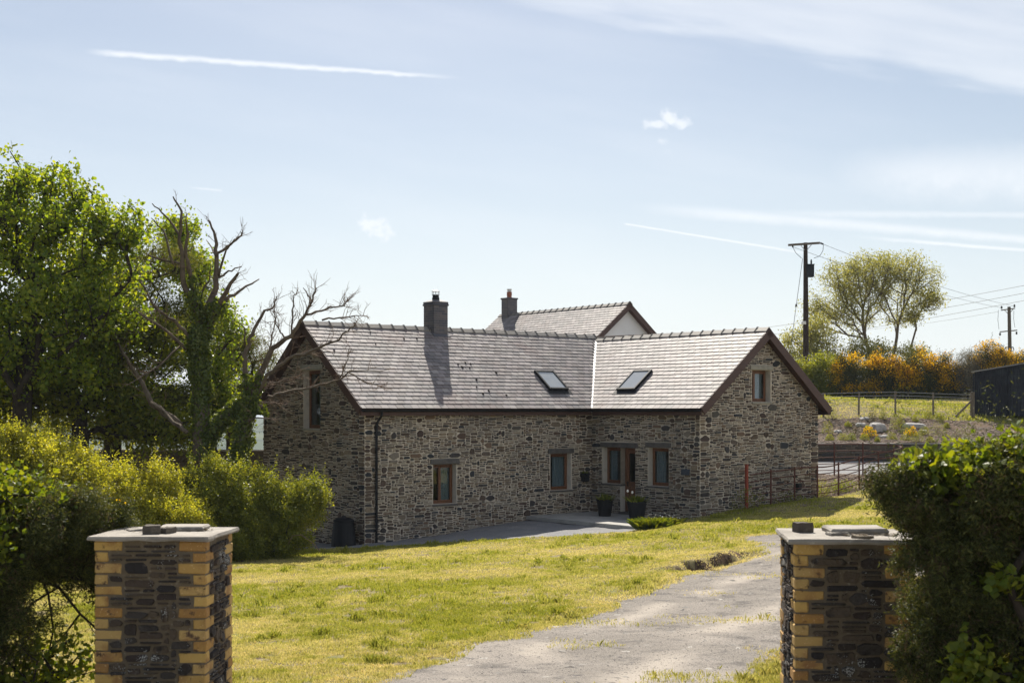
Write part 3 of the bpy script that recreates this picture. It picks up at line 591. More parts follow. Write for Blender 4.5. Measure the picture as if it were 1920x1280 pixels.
def window(O, eu, n, hole, lint='lintel', mull=0.0, pane2=False, name='window', sill=True, rec=0.20, leaf='left', blind=0.5, lin_ext=(0.10, 0.10)):
    """timber casement in a deep rendered reveal with lintel and slate sill"""
    u0, u1, v0, v1 = hole; P = lambda u, v, d: O+eu*u+ZZ*v+n*d
    b = MB(); fw = 0.06
    def bar(a, c, e, f_, d=-rec, th=0.06, w=b, m=0): w.box(P((a+c)/2, (e+f_)/2, d-th/2), eu, n, ZZ, c-a, th, f_-e, m, bev=0.006)
    bar(u0, u0+fw, v0, v1); bar(u1-fw, u1, v0, v1); bar(u0+fw, u1-fw, v1-fw, v1); bar(u0+fw, u1-fw, v0, v0+fw)
    wf = b.build(name, MT['oak'], house)
    cuts = [u0+fw]+([u0+fw+(u1-u0-2*fw)*q for q in ([mull] if mull else [])])+[u1-fw]
    for k in range(len(cuts)-1):
        a, c = cuts[k], cuts[k+1]; s = MB(); d = -rec-0.012
        q = 0.045
        for (x0, x1, y0, y1) in ((a, a+q, v0+fw, v1-fw), (c-q, c, v0+fw, v1-fw), (a+q, c-q, v1-fw-q, v1-fw), (a+q, c-q, v0+fw, v0+fw+q)):
            bar(x0, x1, y0, y1, d=d+0.03, th=0.045, w=s)
        s.build('sash', MT['oak'], wf)
        g_ = MB(); g_.box(P((a+c)/2, (v0+v1)/2, -rec-0.035), eu, n, ZZ, c-a-0.07, 0.008, v1-v0-2*fw-0.07); g_.build('pane', MT['glassw'], wf)
    bb = MB()
    if blind > 0:      # curtain hanging inside at one side
        wv = (u1-u0-2*fw)*blind; a = u1-fw-wv if leaf == 'right' else u0+fw; K = 14
        uu = np.linspace(a, a+wv, K); ph = np.sin(np.arange(K)*2.1)*0.015
        V = [P(uu[i], v, -rec-0.12+ph[i]) for v in (v0+fw, v1-fw) for i in range(K)]
        bb.add(V, [(i, i+1, K+i+1, K+i) for i in range(K-1)]); bb.build('curtain', MT['blind'], wf)
    # lintel, sill, reveal lining
    l = MB(); l.box(P((u0+u1)/2+(lin_ext[1]-lin_ext[0])/2, v1+0.083, -0.06), eu, n, ZZ, u1-u0+lin_ext[0]+lin_ext[1], 0.20, 0.155, jit=0.008, bev=0.015); l.build('lintel', MT[lint], wf)
    if sill: l = MB(); l.box(P((u0+u1)/2, v0-0.035, -0.09), eu, n, ZZ, u1-u0+0.06, 0.28, 0.055, jit=0.004, bev=0.008); l.build('sill', MT['lintel' if lint == 'lintel' else 'concrete'], wf)
    for (uu, s) in ((u0, 1), (u1, -1)):
        l = MB(); l.box(P(uu+s*0.006, (v0+v1)/2, -rec/2-0.005), eu, n, ZZ, 0.008, rec-0.014, v1-v0-0.004); l.build('reveal', MT['render'], wf)
    return wf
def glass_material():
    m = bpy.data.materials.new('clear_window_glass'); m.use_nodes = True; nt = m.node_tree; N = nt.nodes; N.clear()
    o = N.new('ShaderNodeOutputMaterial'); t = N.new('ShaderNodeBsdfTransparent'); t.inputs[0].default_value = (0.72, 0.78, 0.8, 1)
    g_ = N.new('ShaderNodeBsdfGlossy'); g_.inputs['Roughness'].default_value = 0.02; lw = N.new('ShaderNodeLayerWeight'); pw_ = N.new('ShaderNodeMath'); pw_.operation = 'POWER'; nt.links.new(lw.outputs['Facing'], pw_.inputs[0]); pw_.inputs[1].default_value = 4.0; f = N.new('ShaderNodeMath'); f.operation = 'MULTIPLY_ADD'; nt.links.new(pw_.outputs[0], f.inputs[0]); f.inputs[1].default_value = 0.85; f.inputs[2].default_value = 0.07
    mx = N.new('ShaderNodeMixShader'); nt.links.new(f.outputs[0], mx.inputs[0]); nt.links.new(t.outputs[0], mx.inputs[1]); nt.links.new(g_.outputs[0], mx.inputs[2]); nt.links.new(mx.outputs[0], o.inputs[0])
    return m
MT['glassw'] = glass_material()
window(wA, D1, U2, WIN1, mull=0.42, leaf='right', blind=0.45)
window(wA, D1, U2, WIN2, mull=0.0, leaf='right', blind=0.62)
window(wB, U2, -D1, WIN3, leaf='left', blind=0.55)
window(wE, U2, -D1, WGL, lint='concrete', leaf='right', blind=0.6, lin_ext=(0.14, 0.16))
window(wC, D1, U2, WGR, lint='concrete', leaf='right', blind=0.8, mull=0.32)
# the door with its side light under one long lintel
window(wB, U2, -D1, WSIDE, leaf='left', blind=0.45, name='window', lin_ext=(0.10, WDOOR[1]-WDOOR[0]+0.12))
def front_door():
    u0, u1, v0, v1 = WDOOR; n = -D1; P = lambda u, v, d: wB+U2*u+ZZ*v+n*d
    b = MB(); rec = 0.20
    def bar(w, a, c, e, f_, d, th): w.box(P((a+c)/2, (e+f_)/2, d-th/2), U2, n, ZZ, c-a, th, f_-e, 0, bev=0.006)
    bar(b, u0, u0+0.06, v0, v1, -rec, 0.07); bar(b, u1-0.06, u1, v0, v1, -rec, 0.07); bar(b, u0+0.06, u1-0.06, v1-0.06, v1, -rec, 0.07)
    dr = b.build('door', MT['oak'], house)
    a, c, e, f_ = u0+0.062, u1-0.062, v0+0.02, v1-0.062; vm = e+(f_-e)*0.45
    s = MB()
    for q in ((a, a+0.11, e, f_), (c-0.11, c, e, f_), (a+0.11, c-0.11, f_-0.12, f_), (a+0.11, c-0.11, vm-0.08, vm+0.06), (a+0.11, c-0.11, e, e+0.16)): bar(s, *q, -rec-0.01, 0.05)
    w3 = (c-a-0.22)/4
    for k in range(4): bar(s, a+0.11+k*w3+0.003, a+0.11+(k+1)*w3-0.003, e+0.16, vm-0.08, -rec-0.025, 0.025)
    s.build('door_leaf', MT['oak'], dr)
    g_ = MB(); g_.box(P((a+c)/2, (vm+f_)/2-0.03, -rec-0.04), U2, n, ZZ, c-a-0.2, 0.008, f_-vm-0.16); g_.build('pane', MT['glassw'], dr)
    h = MB(); h.box(P(a+0.06, vm-0.01, -rec-0.003), U2, n, ZZ, 0.04, 0.012, 0.16, bev=0.003); h.tube([P(a+0.06, vm+0.03, -rec+0.0), P(a+0.06, vm+0.03, -rec+0.05), P(a+0.17, vm+0.03, -rec+0.05)], 0.011); h.build('handle', MT['black'], dr)
    l = MB(); l.box(P(u1-0.006, (v0+v1)/2, -rec/2), U2, n, ZZ, 0.008, rec-0.01, v1-v0); l.build('reveal', MT['render'], dr); l = MB(); l.box(P(u0+0.004, (v0+WSIDE[2])/2-0.03, -rec/2), U2, n, ZZ, 0.008, rec-0.01, WSIDE[2]-v0-0.07); l.build('reveal', MT['render'], dr)
    l = MB(); l.box(P((u0+u1)/2, v0-0.05, -0.09), U2, n, ZZ, u1-u0+0.04, 0.36, 0.10, bev=0.01, jit=0.004); l.build('threshold', MT['lintel'], dr)
front_door()
# black interior floor and ceiling so the rooms behind the glass are closed
b = MB()
for z_ in (0.02, ZE-0.02):
    b.add([wE+ZZ*z_+(D1+U2)*0.45*np.array([1,1,0]), wA+ZZ*z_+(D1-U2)*0.45, wB+ZZ*z_+(D1-U2)*0.45, wC+ZZ*z_+(D1-U2)*0.45, wD+ZZ*z_-(D1+U2)*0.45, wO+ZZ*z_-(D1-U2)*0.45], [(0, 1, 2, 3, 4, 5)])
b.build('floor', MT['under'], house)

# roofs: underlay, boarding and every slate
def roof_slope(name, e0, e1, r0, r1, seed, mskip=()):
    """e0-e1 eave edge, r0-r1 ridge edge"""
    e0, e1, r0, r1 = map(lambda a: np.asarray(a, float), (e0, e1, r0, r1))
    n = np.cross(e1-e0, r0-e0); n /= np.linalg.norm(n); n = n if n[2] > 0 else -n
    eu = (e1-e0)/np.linalg.norm(e1-e0); es = np.cross(n, eu); es = es if es[2] > 0 else -es
    S = (r0-e0)@es; rows = int(round(S/0.187)); g_ = S/rows; r = random.Random(seed)
    b = MB(); th = 0.06
    b.prism([e0, e1, r1, r0], -n, th, 1)
    lft = lambda v: ((r0-e0)@eu)*v/S; rgt = lambda v: (e1-e0)@eu+((r1-e1)@eu)*v/S
    Vs = []
    wS = 0.262
    for k in range(rows):
        v0 = k*g_-(0.03 if k == 0 else 0); v1 = min(k*g_+g_*1.35, S); a0 = -3.0+(k % 2)*wS/2
        for q in range(int((16)/wS)+30):
            ua, ub = a0+q*wS+0.006, a0+(q+1)*wS-0.006
            L0, R0, La, Ra = lft(v0), rgt(v0), lft(v1), rgt(v1)
            if ub < min(L0, La)+0.03 or ua > max(R0, Ra)-0.03: continue
            p = [max(ua, L0), min(ub, R0), min(ub, Ra), max(ua, La)]
            if p[1]-p[0] < 0.02 and p[2]-p[3] < 0.02: continue
            p[1] = max(p[1], p[0]+0.005); p[2] = max(p[2], p[3]+0.005)
            h0 = 0.023+r.uniform(0, 0.004); h1 = 0.006; dv = r.uniform(-0.006, 0.006) if k else 0; sk = r.uniform(-0.003, 0.003)
            th_ = 0.010
            top = [e0+eu*p[0]+es*(v0+dv)+n*h0, e0+eu*p[1]+es*(v0+dv+sk)+n*h0, e0+eu*p[2]+es*v1+n*h1, e0+eu*p[3]+es*v1+n*h1]
            Vs.append(top+[t-n*th_ for t in top])
    Vs = np.array(Vs).reshape(-1, 3); c = len(Vs)//8
    fq = np.array([(0, 1, 2, 3), (4, 5, 1, 0), (5, 6, 2, 1), (7, 4, 0, 3)]); b.add(Vs, (fq[None]+(np.arange(c)*8)[:, None, None]).reshape(-1, 4), 0)
    return b.build('roof', [MT['slate'], MT['under']], house)
RZ = ZE+HR; RZ2 = ZE+HR2
z3 = lambda p, z: np.array([p[0], p[1], z])
RL = z3(J-L1*D1, RZ); EL = z3(J-L1*D1+WL*U2, ZE); EBL = z3(J-L1*D1-WL*U2, ZE); JR = z3(J, RZ)
VB = z3(J+WL*U2-WR*D1, ZE); J2 = z3(J+(WL-WR)*U2, RZ2); RR = z3(J+L2*U2, RZ2); EC = z3(J+L2*U2-WR*D1, ZE); ED = z3(J+L2*U2+WR*D1, ZE); EO = z3(J+WR*D1-WL*U2, ZE)
roof_slope('roof', EL, VB, RL, JR, 1)
roof_slope('roof', VB, EC, J2, RR, 2)
roof_slope('roof', EBL, EO, RL, JR, 3)
roof_slope('roof', ED, EO, RR, JR, 4)
def ridge(a, b_, name='ridge_tiles', m='ridge', L_=0.45, parent=None, wing=0.15):
    a, b_ = np.asarray(a, float), np.asarray(b_, float); d = (b_-a); T = np.linalg.norm(d); d /= T; sd = np.cross(d, ZZ); sd /= np.linalg.norm(sd); k = int(T/L_); o = MB(); l = T/k
    for i in range(k):
        p, q = a+d*(i*l), a+d*((i+1)*l+0.03); lift0, lift1 = 0.045, 0.062
        def ring(c, h): return [c-sd*wing+ZZ*(h-wing*0.80), c-sd*0.02+ZZ*h, c+sd*0.02+ZZ*h, c+sd*wing+ZZ*(h-wing*0.80)]
        t0, t1 = ring(p, lift0), ring(q, lift1); V = t0+t1+[v-ZZ*0.022 for v in t0]+[v-ZZ*0.022 for v in t1]
        q2 = a+d*((i+1)*l); rg = [q2+s_*w_+ZZ*h_ for (s_, w_, h_) in ((-sd, wing+.008, .050-wing*.80), (-sd, .022, .070), (sd, .022, .070), (sd, wing+.008, .050-wing*.80))]
        for u_ in range(3): o.box((rg[u_]+rg[u_+1])/2, (rg[u_+1]-rg[u_])/np.linalg.norm(rg[u_+1]-rg[u_]), d, np.cross((rg[u_+1]-rg[u_])/np.linalg.norm(rg[u_+1]-rg[u_]), d), np.linalg.norm(rg[u_+1]-rg[u_]), .026, .022, 1)
        o.add(V, [(0,1,5,4),(1,2,6,5),(2,3,7,6),(4,5,13,12),(5,6,14,13),(6,7,15,14),(8,0,4,12),(3,11,15,7),(0,8,9,1),(1,9,10,2),(2,10,11,3)])
    return o.build(name, [MT[m], MT['lintel']], house if parent is None else parent)
ridge(RL, JR+D1*0.0); ridge(RR, J2+U2*0.05)
ridge(z3(EO, EO[2]+0.02), JR+ZZ*0.0, 'hip_tiles')
# lead valley
b = MB(); n1 = np.array([0, 0, 1.0]); vd = (J2-VB); pr = np.cross(vd, ZZ); pr /= np.linalg.norm(pr)
b.add([VB-pr*0.075+ZZ*0.035-vd*0.01, VB+pr*0.075+ZZ*0.035-vd*0.01, J2+pr*0.075+ZZ*0.035, J2-pr*0.075+ZZ*0.035, VB-pr*0.075-ZZ*0.01, VB+pr*0.075-ZZ*0.01, J2+pr*0.075-ZZ*0.01, J2-pr*0.075-ZZ*0.01], np.array([(0,1,2,3),(4,5,1,0),(5,6,2,1),(7,4,0,3)]))
b.build('valley_flashing', MT['lead'], house)
# bargeboards: two boards a gable, soffit boards behind them
def barge(apex, foot, out, dp=0.24):
    apex, foot = np.asarray(apex, float), np.asarray(foot, float); d = foot-apex; T = np.linalg.norm(d); d /= T; n = np.cross(d, out); n = n if n[2] > 0 else -n
    b = MB(); c = (apex+foot)/2 + n*(0.012-dp/2)
    b.box(c+out*0.016, d, n, out, T, dp, 0.032, bev=0.004); b.build('bargeboard', MT['timber'], house)
    b = MB(); b.box(c-out*(OV/2)-n*(dp/2-0.10)+n*0.0, d, n, out, T, 0.02, OV-0.01); b.build('soffit', MT['timber'], house)
barge(RL, EL, -D1); barge(RL, EBL, -D1); barge(RR, EC, U2, 0.26); barge(RR, ED, U2, 0.26)
for P_, Q_, o_ in ((EL, VB, U2), (VB, EC, -D1), (EBL, EO, -U2), (ED, EO, D1)):
    d = Q_-P_; T = np.linalg.norm(d); d = d/T; inn = 0.0; c = (P_+Q_)/2
    b = MB(); b.box(c-o_*0.03-ZZ*0.13, d, o_, ZZ, T, 0.025, 0.14); b.box(c-o_*0.16-ZZ*0.205, d, o_, ZZ, T, 0.27, 0.016); b.build('fascia', MT['timber'], house)
    # half-round gutter
    b = MB(); K = 7; Vv = []
    for e in (P_, Q_):
        for rr_ in (0.062, 0.054):
            for i in range(K):
                a = math.pi*i/(K-1); Vv.append(e+o_*(0.055-math.cos(a)*rr_)-ZZ*(0.045+math.sin(a)*rr_))
    Fc = []
    for i in range(K-1): Fc += [(i, i+1, 2*K+i+1, 2*K+i), (K+i+1, K+i, 3*K+i, 3*K+i+1), (i, K+i, K+i+1, i+1), (2*K+i+1, 3*K+i+1, 3*K+i, 2*K+i)]
    Fc += [(0, 2*K, 3*K, K), (K-1, 2*K-1, 4*K-1, 3*K-1)]
    b.add(Vv, Fc); b.build('gutter', MT['black'], house)
# down pipes
def downpipe(O, eu, n, px, foot):
    u, _ = plane_uv(px, 850, O, eu, n); P = lambda d, z: O+eu*u+n*d+ZZ*z
    b = MB(); b.tube([P(OV+0.05, ZE-0.10), P(OV+0.05, ZE-0.20), P(OV-0.03, ZE-0.27), P(0.10, ZE-0.42), P(0.07, ZE-0.50), P(0.07, 2.2), P(0.07, foot)], 0.036, 8)
    for z_ in (ZE-0.52, 2.0, 1.0, 0.2): b.tube([P(0.07, z_), P(0.07, z_+0.05)], 0.045, 8)
    b.build('downpipe', MT['black'], house)
downpipe(wA, D1, U2, 703.5, -0.40)
# roof windows
def rooflight(quadpx, e0, eu, n_, name='skylight'):
    n_ = n_/np.linalg.norm(n_); pts = []
    for (px, py) in quadpx:
        d = np.array([(px-960)/F, 1, -(py-768)/F]); o = np.array([0, 0, EYE]); t = ((e0+n_*0.07-o)@n_)/(d@n_); pts.append(o+d*t)
    c = sum(pts)/4; es = np.cross(n_, eu); es = es if es[2] > 0 else -es
    us = [(p-c)@eu for p in pts]; vs = [(p-c)@es for p in pts]; w = (abs(us[1]-us[0])+abs(us[2]-us[3]))/2; h = (abs(vs[0]-vs[3])+abs(vs[1]-vs[2]))/2
    c = c-n_*0.07; b = MB(); fw = 0.075
    for (u, v, a, q) in ((-w/2+fw/2, 0, fw, h), (w/2-fw/2, 0, fw, h), (0, h/2-fw/2, w-2*fw, fw), (0, -h/2+fw/2, w-2*fw, fw)):
        b.box(c+eu*u+es*v+n_*0.055, eu, es, n_, a, q, 0.09, bev=0.008)
    b.box(c+n_*0.02-es*(h/2+0.09), eu, es, n_, w+0.16, 0.18, 0.014)
    s = b.build(name, MT['black'], house); g_ = MB(); g_.box(c+n_*0.07, eu, es, n_, w-2*fw+0.01, h-2*fw+0.01, 0.012); g_.build('pane', MT['skyglass'], s)
nA = np.cross(VB-EL, RL-EL); nA = nA if nA[2] > 0 else -nA; nB = np.cross(EC-VB, J2-VB); nB = nB if nB[2] > 0 else -nB
rooflight([(1002, 694), (1039, 696), (1064, 728), (1031, 731)], EL, D1, nA)
rooflight([(1184, 696), (1222, 692), (1191, 731), (1159, 729)], VB, U2, nB)
mo = MB(); r = random.Random(12)
for (px, py) in ((858, 684), (866, 689), (872, 681), (880, 690), (893, 713), (893, 727), (905, 739), (882, 683), (916, 734), (949, 742), (781, 636), (757, 636), (704, 646), (626, 658), (694, 624), (930, 700)):
    d = np.array([(px-960)/F, 1, -(py-768)/F]); o = np.array([0, 0, EYE]); n_ = nA/np.linalg.norm(nA); t = ((EL-o)@n_)/(d@n_); p = o+d*t+n_*0.022; es = np.cross(n_, D1); es = es if es[2] > 0 else -es; K = 7; s = r.uniform(.025, .05); V = []
    for (q, h) in ((1.0, 0.0), (.7, .02), (0.25, .032)):
        for i in range(K): a = 6.283*i/K; w_ = s*q*r.uniform(.75, 1.3); V.append(p+D1*math.cos(a)*w_*.8+es*math.sin(a)*w_*1.2+n_*h)
    mo.add(V, [(j*K+i, j*K+(i+1) % K, (j+1)*K+(i+1) % K, (j+1)*K+i) for j in range(2) for i in range(K)]+[tuple(range(2*K, 3*K))])
tag(mo.build('moss', MT['moss'], house), kind='stuff')
# chimney of grey brick on the ridge
def brick_stack(c, ex, ey, w, d, z0, z1, par, mats, bl=0.215, bh=0.065, bd=0.1025, j=0.010, proud=0.0, name='chimney'):
    b = MB(); b.box(c+ZZ*(z0+z1)/2, ex, ey, ZZ, w-0.016, d-0.016, z1-z0, 1); rows = int(round((z1-z0)/(bh+j))); H = (z1-z0)/rows
    for k in range(rows):
        z = z0+(k+.5)*H
        for (a, o_, L_, D_) in ((ex, ey, w, d), (ey, ex, d, w)):
            for sgn in (-1, 1):
                x = -L_/2 + (0 if k % 2 == (0 if a is ex else 1) else 0.0)
                cuts = [-L_/2]; x = -L_/2+(bl if (k % 2) == (0 if a is ex else 1) else bd)
                while x < L_/2-0.03: cuts.append(x); x += bl+j
                cuts.append(L_/2)
                for q in range(len(cuts)-1):
                    x0, x1 = cuts[q]+(j/2 if q else 0), cuts[q+1]-(j/2 if q < len(cuts)-2 else 0)
                    if x1-x0 < 0.03: continue
                    b.box(c+a*(x0+x1)/2+o_*sgn*(D_/2-0.02)+ZZ*z, a, o_, ZZ, x1-x0-0.001*(a is ey), 0.04, H-j, 0, bev=0.004)
    return b.build(name, mats, par)
tC = 6.98; cc = J-tC*D1; cc[2] = 0
ch = brick_stack(cc, D1, U2, 0.56, 0.56, RZ-0.55, RZ+0.74, house, [MT['brickgrey'], MT['brickmortar']])
b = MB(); b.box(cc+ZZ*(RZ+0.765), D1, U2, ZZ, 0.63, 0.63, 0.06, bev=0.02); b.box(cc+ZZ*(RZ+0.83), D1, U2, ZZ, 0.60, 0.60, 0.075, bev=0.02); b.box(cc+ZZ*(RZ+0.90), D1, U2, ZZ, 0.56, 0.56, 0.07, taper=0.45); b.build('chimney_cap', MT['brickgrey'], ch)
b = MB(); b.lathe(cc+ZZ*(RZ+0.90), [(0.12, 0), (0.12, 0.10), (0.105, 0.12), (0.105, 0.2), (0.0, 0.2)]); b.build('chimney_pot', MT['black'], ch)
b = MB(); b.lathe(cc+ZZ*(RZ+1.22), [(0.0, 0.035), (0.135, 0.0), (0.135, -0.015), (0.0, -0.01)])
for k in range(8): a = k*math.pi/4; v = np.array([math.cos(a), math.sin(a), 0])*0.115; b.tube([cc+v+ZZ*(RZ+1.08), cc+v+ZZ*(RZ+1.22)], 0.008, 5)
b.lathe(cc+ZZ*(RZ+1.09), [(0.122, 0), (0.122, 0.02), (0.108, 0.02), (0.108, 0)]); b.build('cowl', MT['steel'], ch)
# lead apron at the chimney foot
b = MB(); b.box(cc+U2*0.30+ZZ*(RZ-0.30*TP+0.04), D1, (U2*WL-ZZ*HR)/math.hypot(WL, HR), ZZ, 0.66, 0.22, 0.012); b.build('flashing', MT['brickgrey'], ch)

# ---------------------------------------------------------------- paving at the door
b = MB(); r = random.Random(5); px0, px1 = -0.05, 4.75
for i in range(8):
    for k in range(5):
        u0, u1 = px0+i*0.6, px0+(i+1)*0.6; a0, a1 = 0.02+k*0.56, 0.02+(k+1)*0.56
        c = wB+U2*(u0+u1)/2-D1*(a0+a1)/2; b.box(c+ZZ*(0.03+r.uniform(-0.002, 0.002)), U2, D1, ZZ, 0.592, 0.552, 0.12, bev=0.006)
o = b.build('paving', MT['paving']); tag(o, kind='structure')

# ---------------------------------------------------------------- gate pillars
def pillar(label, x, y, rot, w, d, seed, ztop, cap_skew=0.0):
    ex = np.array([math.cos(rot), math.sin(rot), 0]); ey = np.array([-math.sin(rot), math.cos(rot), 0])
    zg = min(gz(x, y), gz(x-0.5, y-0.5), gz(x+.5, y-.5))-0.15
    t = thing('gate_pillar', label, 'gate pillar', (x, y, zg), 'gate pillars either side of the drive')
    c = np.array([x, y, 0]); H = ztop-0.034-zg; hb = 0.0855; rows = int(H/hb); j = 0.011; r = random.Random(seed)
    b = MB(); b.box(c+ZZ*(zg+H/2), ex, ey, ZZ, w-0.016, d-0.016, H, 1)
    sides = [(ex, -ey, w, d/2), (ey, ex, d, w/2), (-ex, ey, w, d/2), (-ey, -ex, d, w/2)]
    for k, (eu, n, L, off) in enumerate(sides):
        O = c+n*(off-0.010)-eu*L/2
        def free(u, v, L=L, k=k):
            row = int((H-v)/hb); long_ = (row % 2 == 0) == (k % 2 == 0); m = 0.222 if long_ else 0.112
            return m < u < L-m and v < H-0.03
        st = lay_stones(L, H, 0.028, hb/2.6, free, big=0.07, seed=seed+k, wr=(4, 10), bigw=(4, 7), bigh=(2, 4))
        put_stones(b, st, O+ZZ*zg, eu, ZZ, n, joint=0.007, depth=0.022, wob=0.006, seed=seed+k)
    s = b.build('stonework', [MT['pstone'], MT['pmortar']], t)
    q = MB()
    for k in range(rows+1):
        z0 = zg+H-(k+1)*hb; front_long = k % 2 == 0
        for sx in (-1, 1):
            for sy in (-1, 1):
                lx, ly = (0.215, 0.105) if front_long else (0.105, 0.215)
                cx = c+ex*sx*(w/2-lx/2+r.uniform(-.003, .004))+ey*sy*(d/2-ly/2+r.uniform(-.003, .004))+ZZ*(z0+hb/2)
                q.box(cx, ex, ey, ZZ, lx+r.uniform(-.006, .004), ly+r.uniform(-.006, .004), hb-j+r.uniform(-.003, .003), 0, jit=0.0042, bev=0.008)
    q.build('brick_quoins', MT['ybrick'], t)
    p = MB()
    P = lambda u, v: c+ex*u+ey*v+ZZ*(ztop-0.034)
    o = 0.034; rr = random.Random(seed+9)
    def edge(a, b_, n_): return [tuple(np.array(a)+(np.array(b_)-np.array(a))*i/n_+np.array([rr.uniform(-.006, .006), rr.uniform(-.006, .006)])) for i in range(n_)]
    cs = [(-w/2-o-0.01, -d/2-o), (w/2+o-0.01, -d/2-o), (w/2+o+0.01, d/2+o), (-w/2-o, d/2+o)]
    pl = sum([edge(cs[i], cs[(i+1) % 4], 7) for i in range(4)], [])
    lo = [P(*u)+ZZ*rr.uniform(-.006, .004) for u in pl]; mid = [P(u[0]*1.012, u[1]*1.012)+ZZ*0.014 for u in pl]; hi = [P(u[0]*.995, u[1]*.995)+ZZ*(0.034+rr.uniform(-.002, .002)) for u in pl]; n_ = len(pl)
    p.add(lo+mid+hi, [tuple(range(n_-1, -1, -1)), tuple(range(2*n_, 3*n_))]+[(i, (i+1) % n_, n_+(i+1) % n_, n_+i) for i in range(n_)]+[(n_+i, n_+(i+1) % n_, 2*n_+(i+1) % n_, 2*n_+i) for i in range(n_)])
    p.build('cap_stone', MT['cap'], t)
    return t
PLc = (-2.33-0.435, 9.97+0.40); PRc = (2.13+0.43, 9.58+0.42)
capL = EYE-0.972; capR = EYE-0.955
pillar('yellow brick and dark rubble pillar with slate cap, whole, left of the drive', PLc[0], PLc[1], math.radians(-2.6), 0.87, 0.78, 20, capL)
pillar('yellow brick and dark rubble pillar half hidden by the gorse bush on its right', PRc[0], PRc[1], math.radians(-4.5), 0.87, 0.84, 40, capR)
def slab(name, label, c, w, d, h, rot, m, cat, jit=0.008, group=None, seed=1, n_=3):
    ex = np.array([math.cos(rot), math.sin(rot), 0]); ey = np.array([-math.sin(rot), math.cos(rot), 0]); rr = random.Random(seed); b = MB(); c = np.array(c, float)
    cs = [(-w/2, -d/2), (w/2, -d/2), (w/2, d/2), (-w/2, d/2)]; pl = []
    for i in range(4):
        a, q = np.array(cs[i]), np.array(cs[(i+1) % 4]); pl += [a+(q-a)*k/n_+np.array([rr.uniform(-jit, jit), rr.uniform(-jit, jit)]) for k in range(n_)]
    P = lambda u, z, s=1: c+ex*u[0]*s+ey*u[1]*s+ZZ*z; k = len(pl)
    V = [P(u, 0) for u in pl]+[P(u, h*.6, 1.02) for u in pl]+[P(u, h+rr.uniform(-jit, jit)*.3, .95) for u in pl]
    b.add(V, [tuple(range(k-1, -1, -1)), tuple(range(2*k, 3*k))]+[(i, (i+1) % k, k+(i+1) % k, k+i) for i in range(k)]+[(k+i, k+(i+1) % k, 2*k+(i+1) % k, 2*k+i) for i in range(k)])
    o = b.build(name, MT[m], loc=c); return tag(o, label, cat, group)
slab('slate_slab', 'thin pale slab lying on top of the left gate pillar', (PLc[0]+0.10, PLc[1]+0.16, capL+0.001), 0.36, 0.30, 0.035, 0.05, 'cap', 'slab')
slab('stone_lump', 'dark squarish stone on the left pillar cap, at the front edge', (PLc[0]-0.06, PLc[1]-0.17, capL+0.001), 0.12, 0.13, 0.066, 0.1, 'darkrock', 'stone', 0.010, seed=4)
slab('stone_lump', 'small low dark stone against the squarish one on the left pillar cap', (PLc[0]+0.045, PLc[1]-0.13, capL+0.001), 0.085, 0.14, 0.045, -0.3, 'darkrock', 'stone', 0.010, seed=5)
slab('slate_flake', 'thin slate flake on the rear left corner of the left pillar cap', (PLc[0]-0.24, PLc[1]+0.10, capL+0.001), 0.20, 0.14, 0.014, 0.5, 'cap', 'stone', 0.012, seed=6)
slab('slate_slab', 'pale stone slab lying on top of the right gate pillar', (PRc[0]+0.11, PRc[1]+0.10, capR+0.001), 0.44, 0.36, 0.045, -0.03, 'cap', 'slab', seed=7)
slab('stone_lump', 'small broken stone standing on the left back corner of the right pillar cap', (PRc[0]-0.29, PRc[1]+0.15, capR+0.001), 0.10, 0.10, 0.075, 0.3, 'darkrock', 'stone', 0.016, seed=8)
slab('slate_flake', 'flat grey stone chip in front of the slab on the right pillar cap', (PRc[0]-0.08, PRc[1]-0.10, capR+0.001), 0.14, 0.09, 0.022, 0.2, 'cap', 'stone', 0.012, seed=9)
slab('stone_chip', 'dry brown chip overhanging the front edge of the right pillar cap', (PRc[0]+0.04, PRc[1]-0.35, capR+0.001), 0.09, 0.13, 0.02, 0.9, 'post', 'stone', 0.014, seed=10)
b = MB(); r = np.random.default_rng(3)
for (cx, cy, cz) in ((PRc[0]+0.05, PRc[1]-0.16, capR), (PRc[0]+0.3, PRc[1]-0.14, capR), (PLc[0]-0.1, PLc[1]-0.02, capL), (PLc[0]+0.25, PLc[1]+0.05, capL)):
    for k in range(40):
        a = r.uniform(0, 6.28); l = r.uniform(.008, .03); p = np.array([cx+r.normal(0, .07), cy+r.normal(0, .035), cz+0.004+r.uniform(0, .012)]); dx = np.array([math.cos(a), math.sin(a), r.uniform(-.3, .3)])*l; dy = np.array([-math.sin(a), math.cos(a), r.uniform(-.3, .3)])*l*.5
        b.add([p-dx, p+dy, p+dx, p-dy], [(0, 1, 2, 3)])
tag(b.build('leaf_litter', MT['drygorse']), kind='stuff')

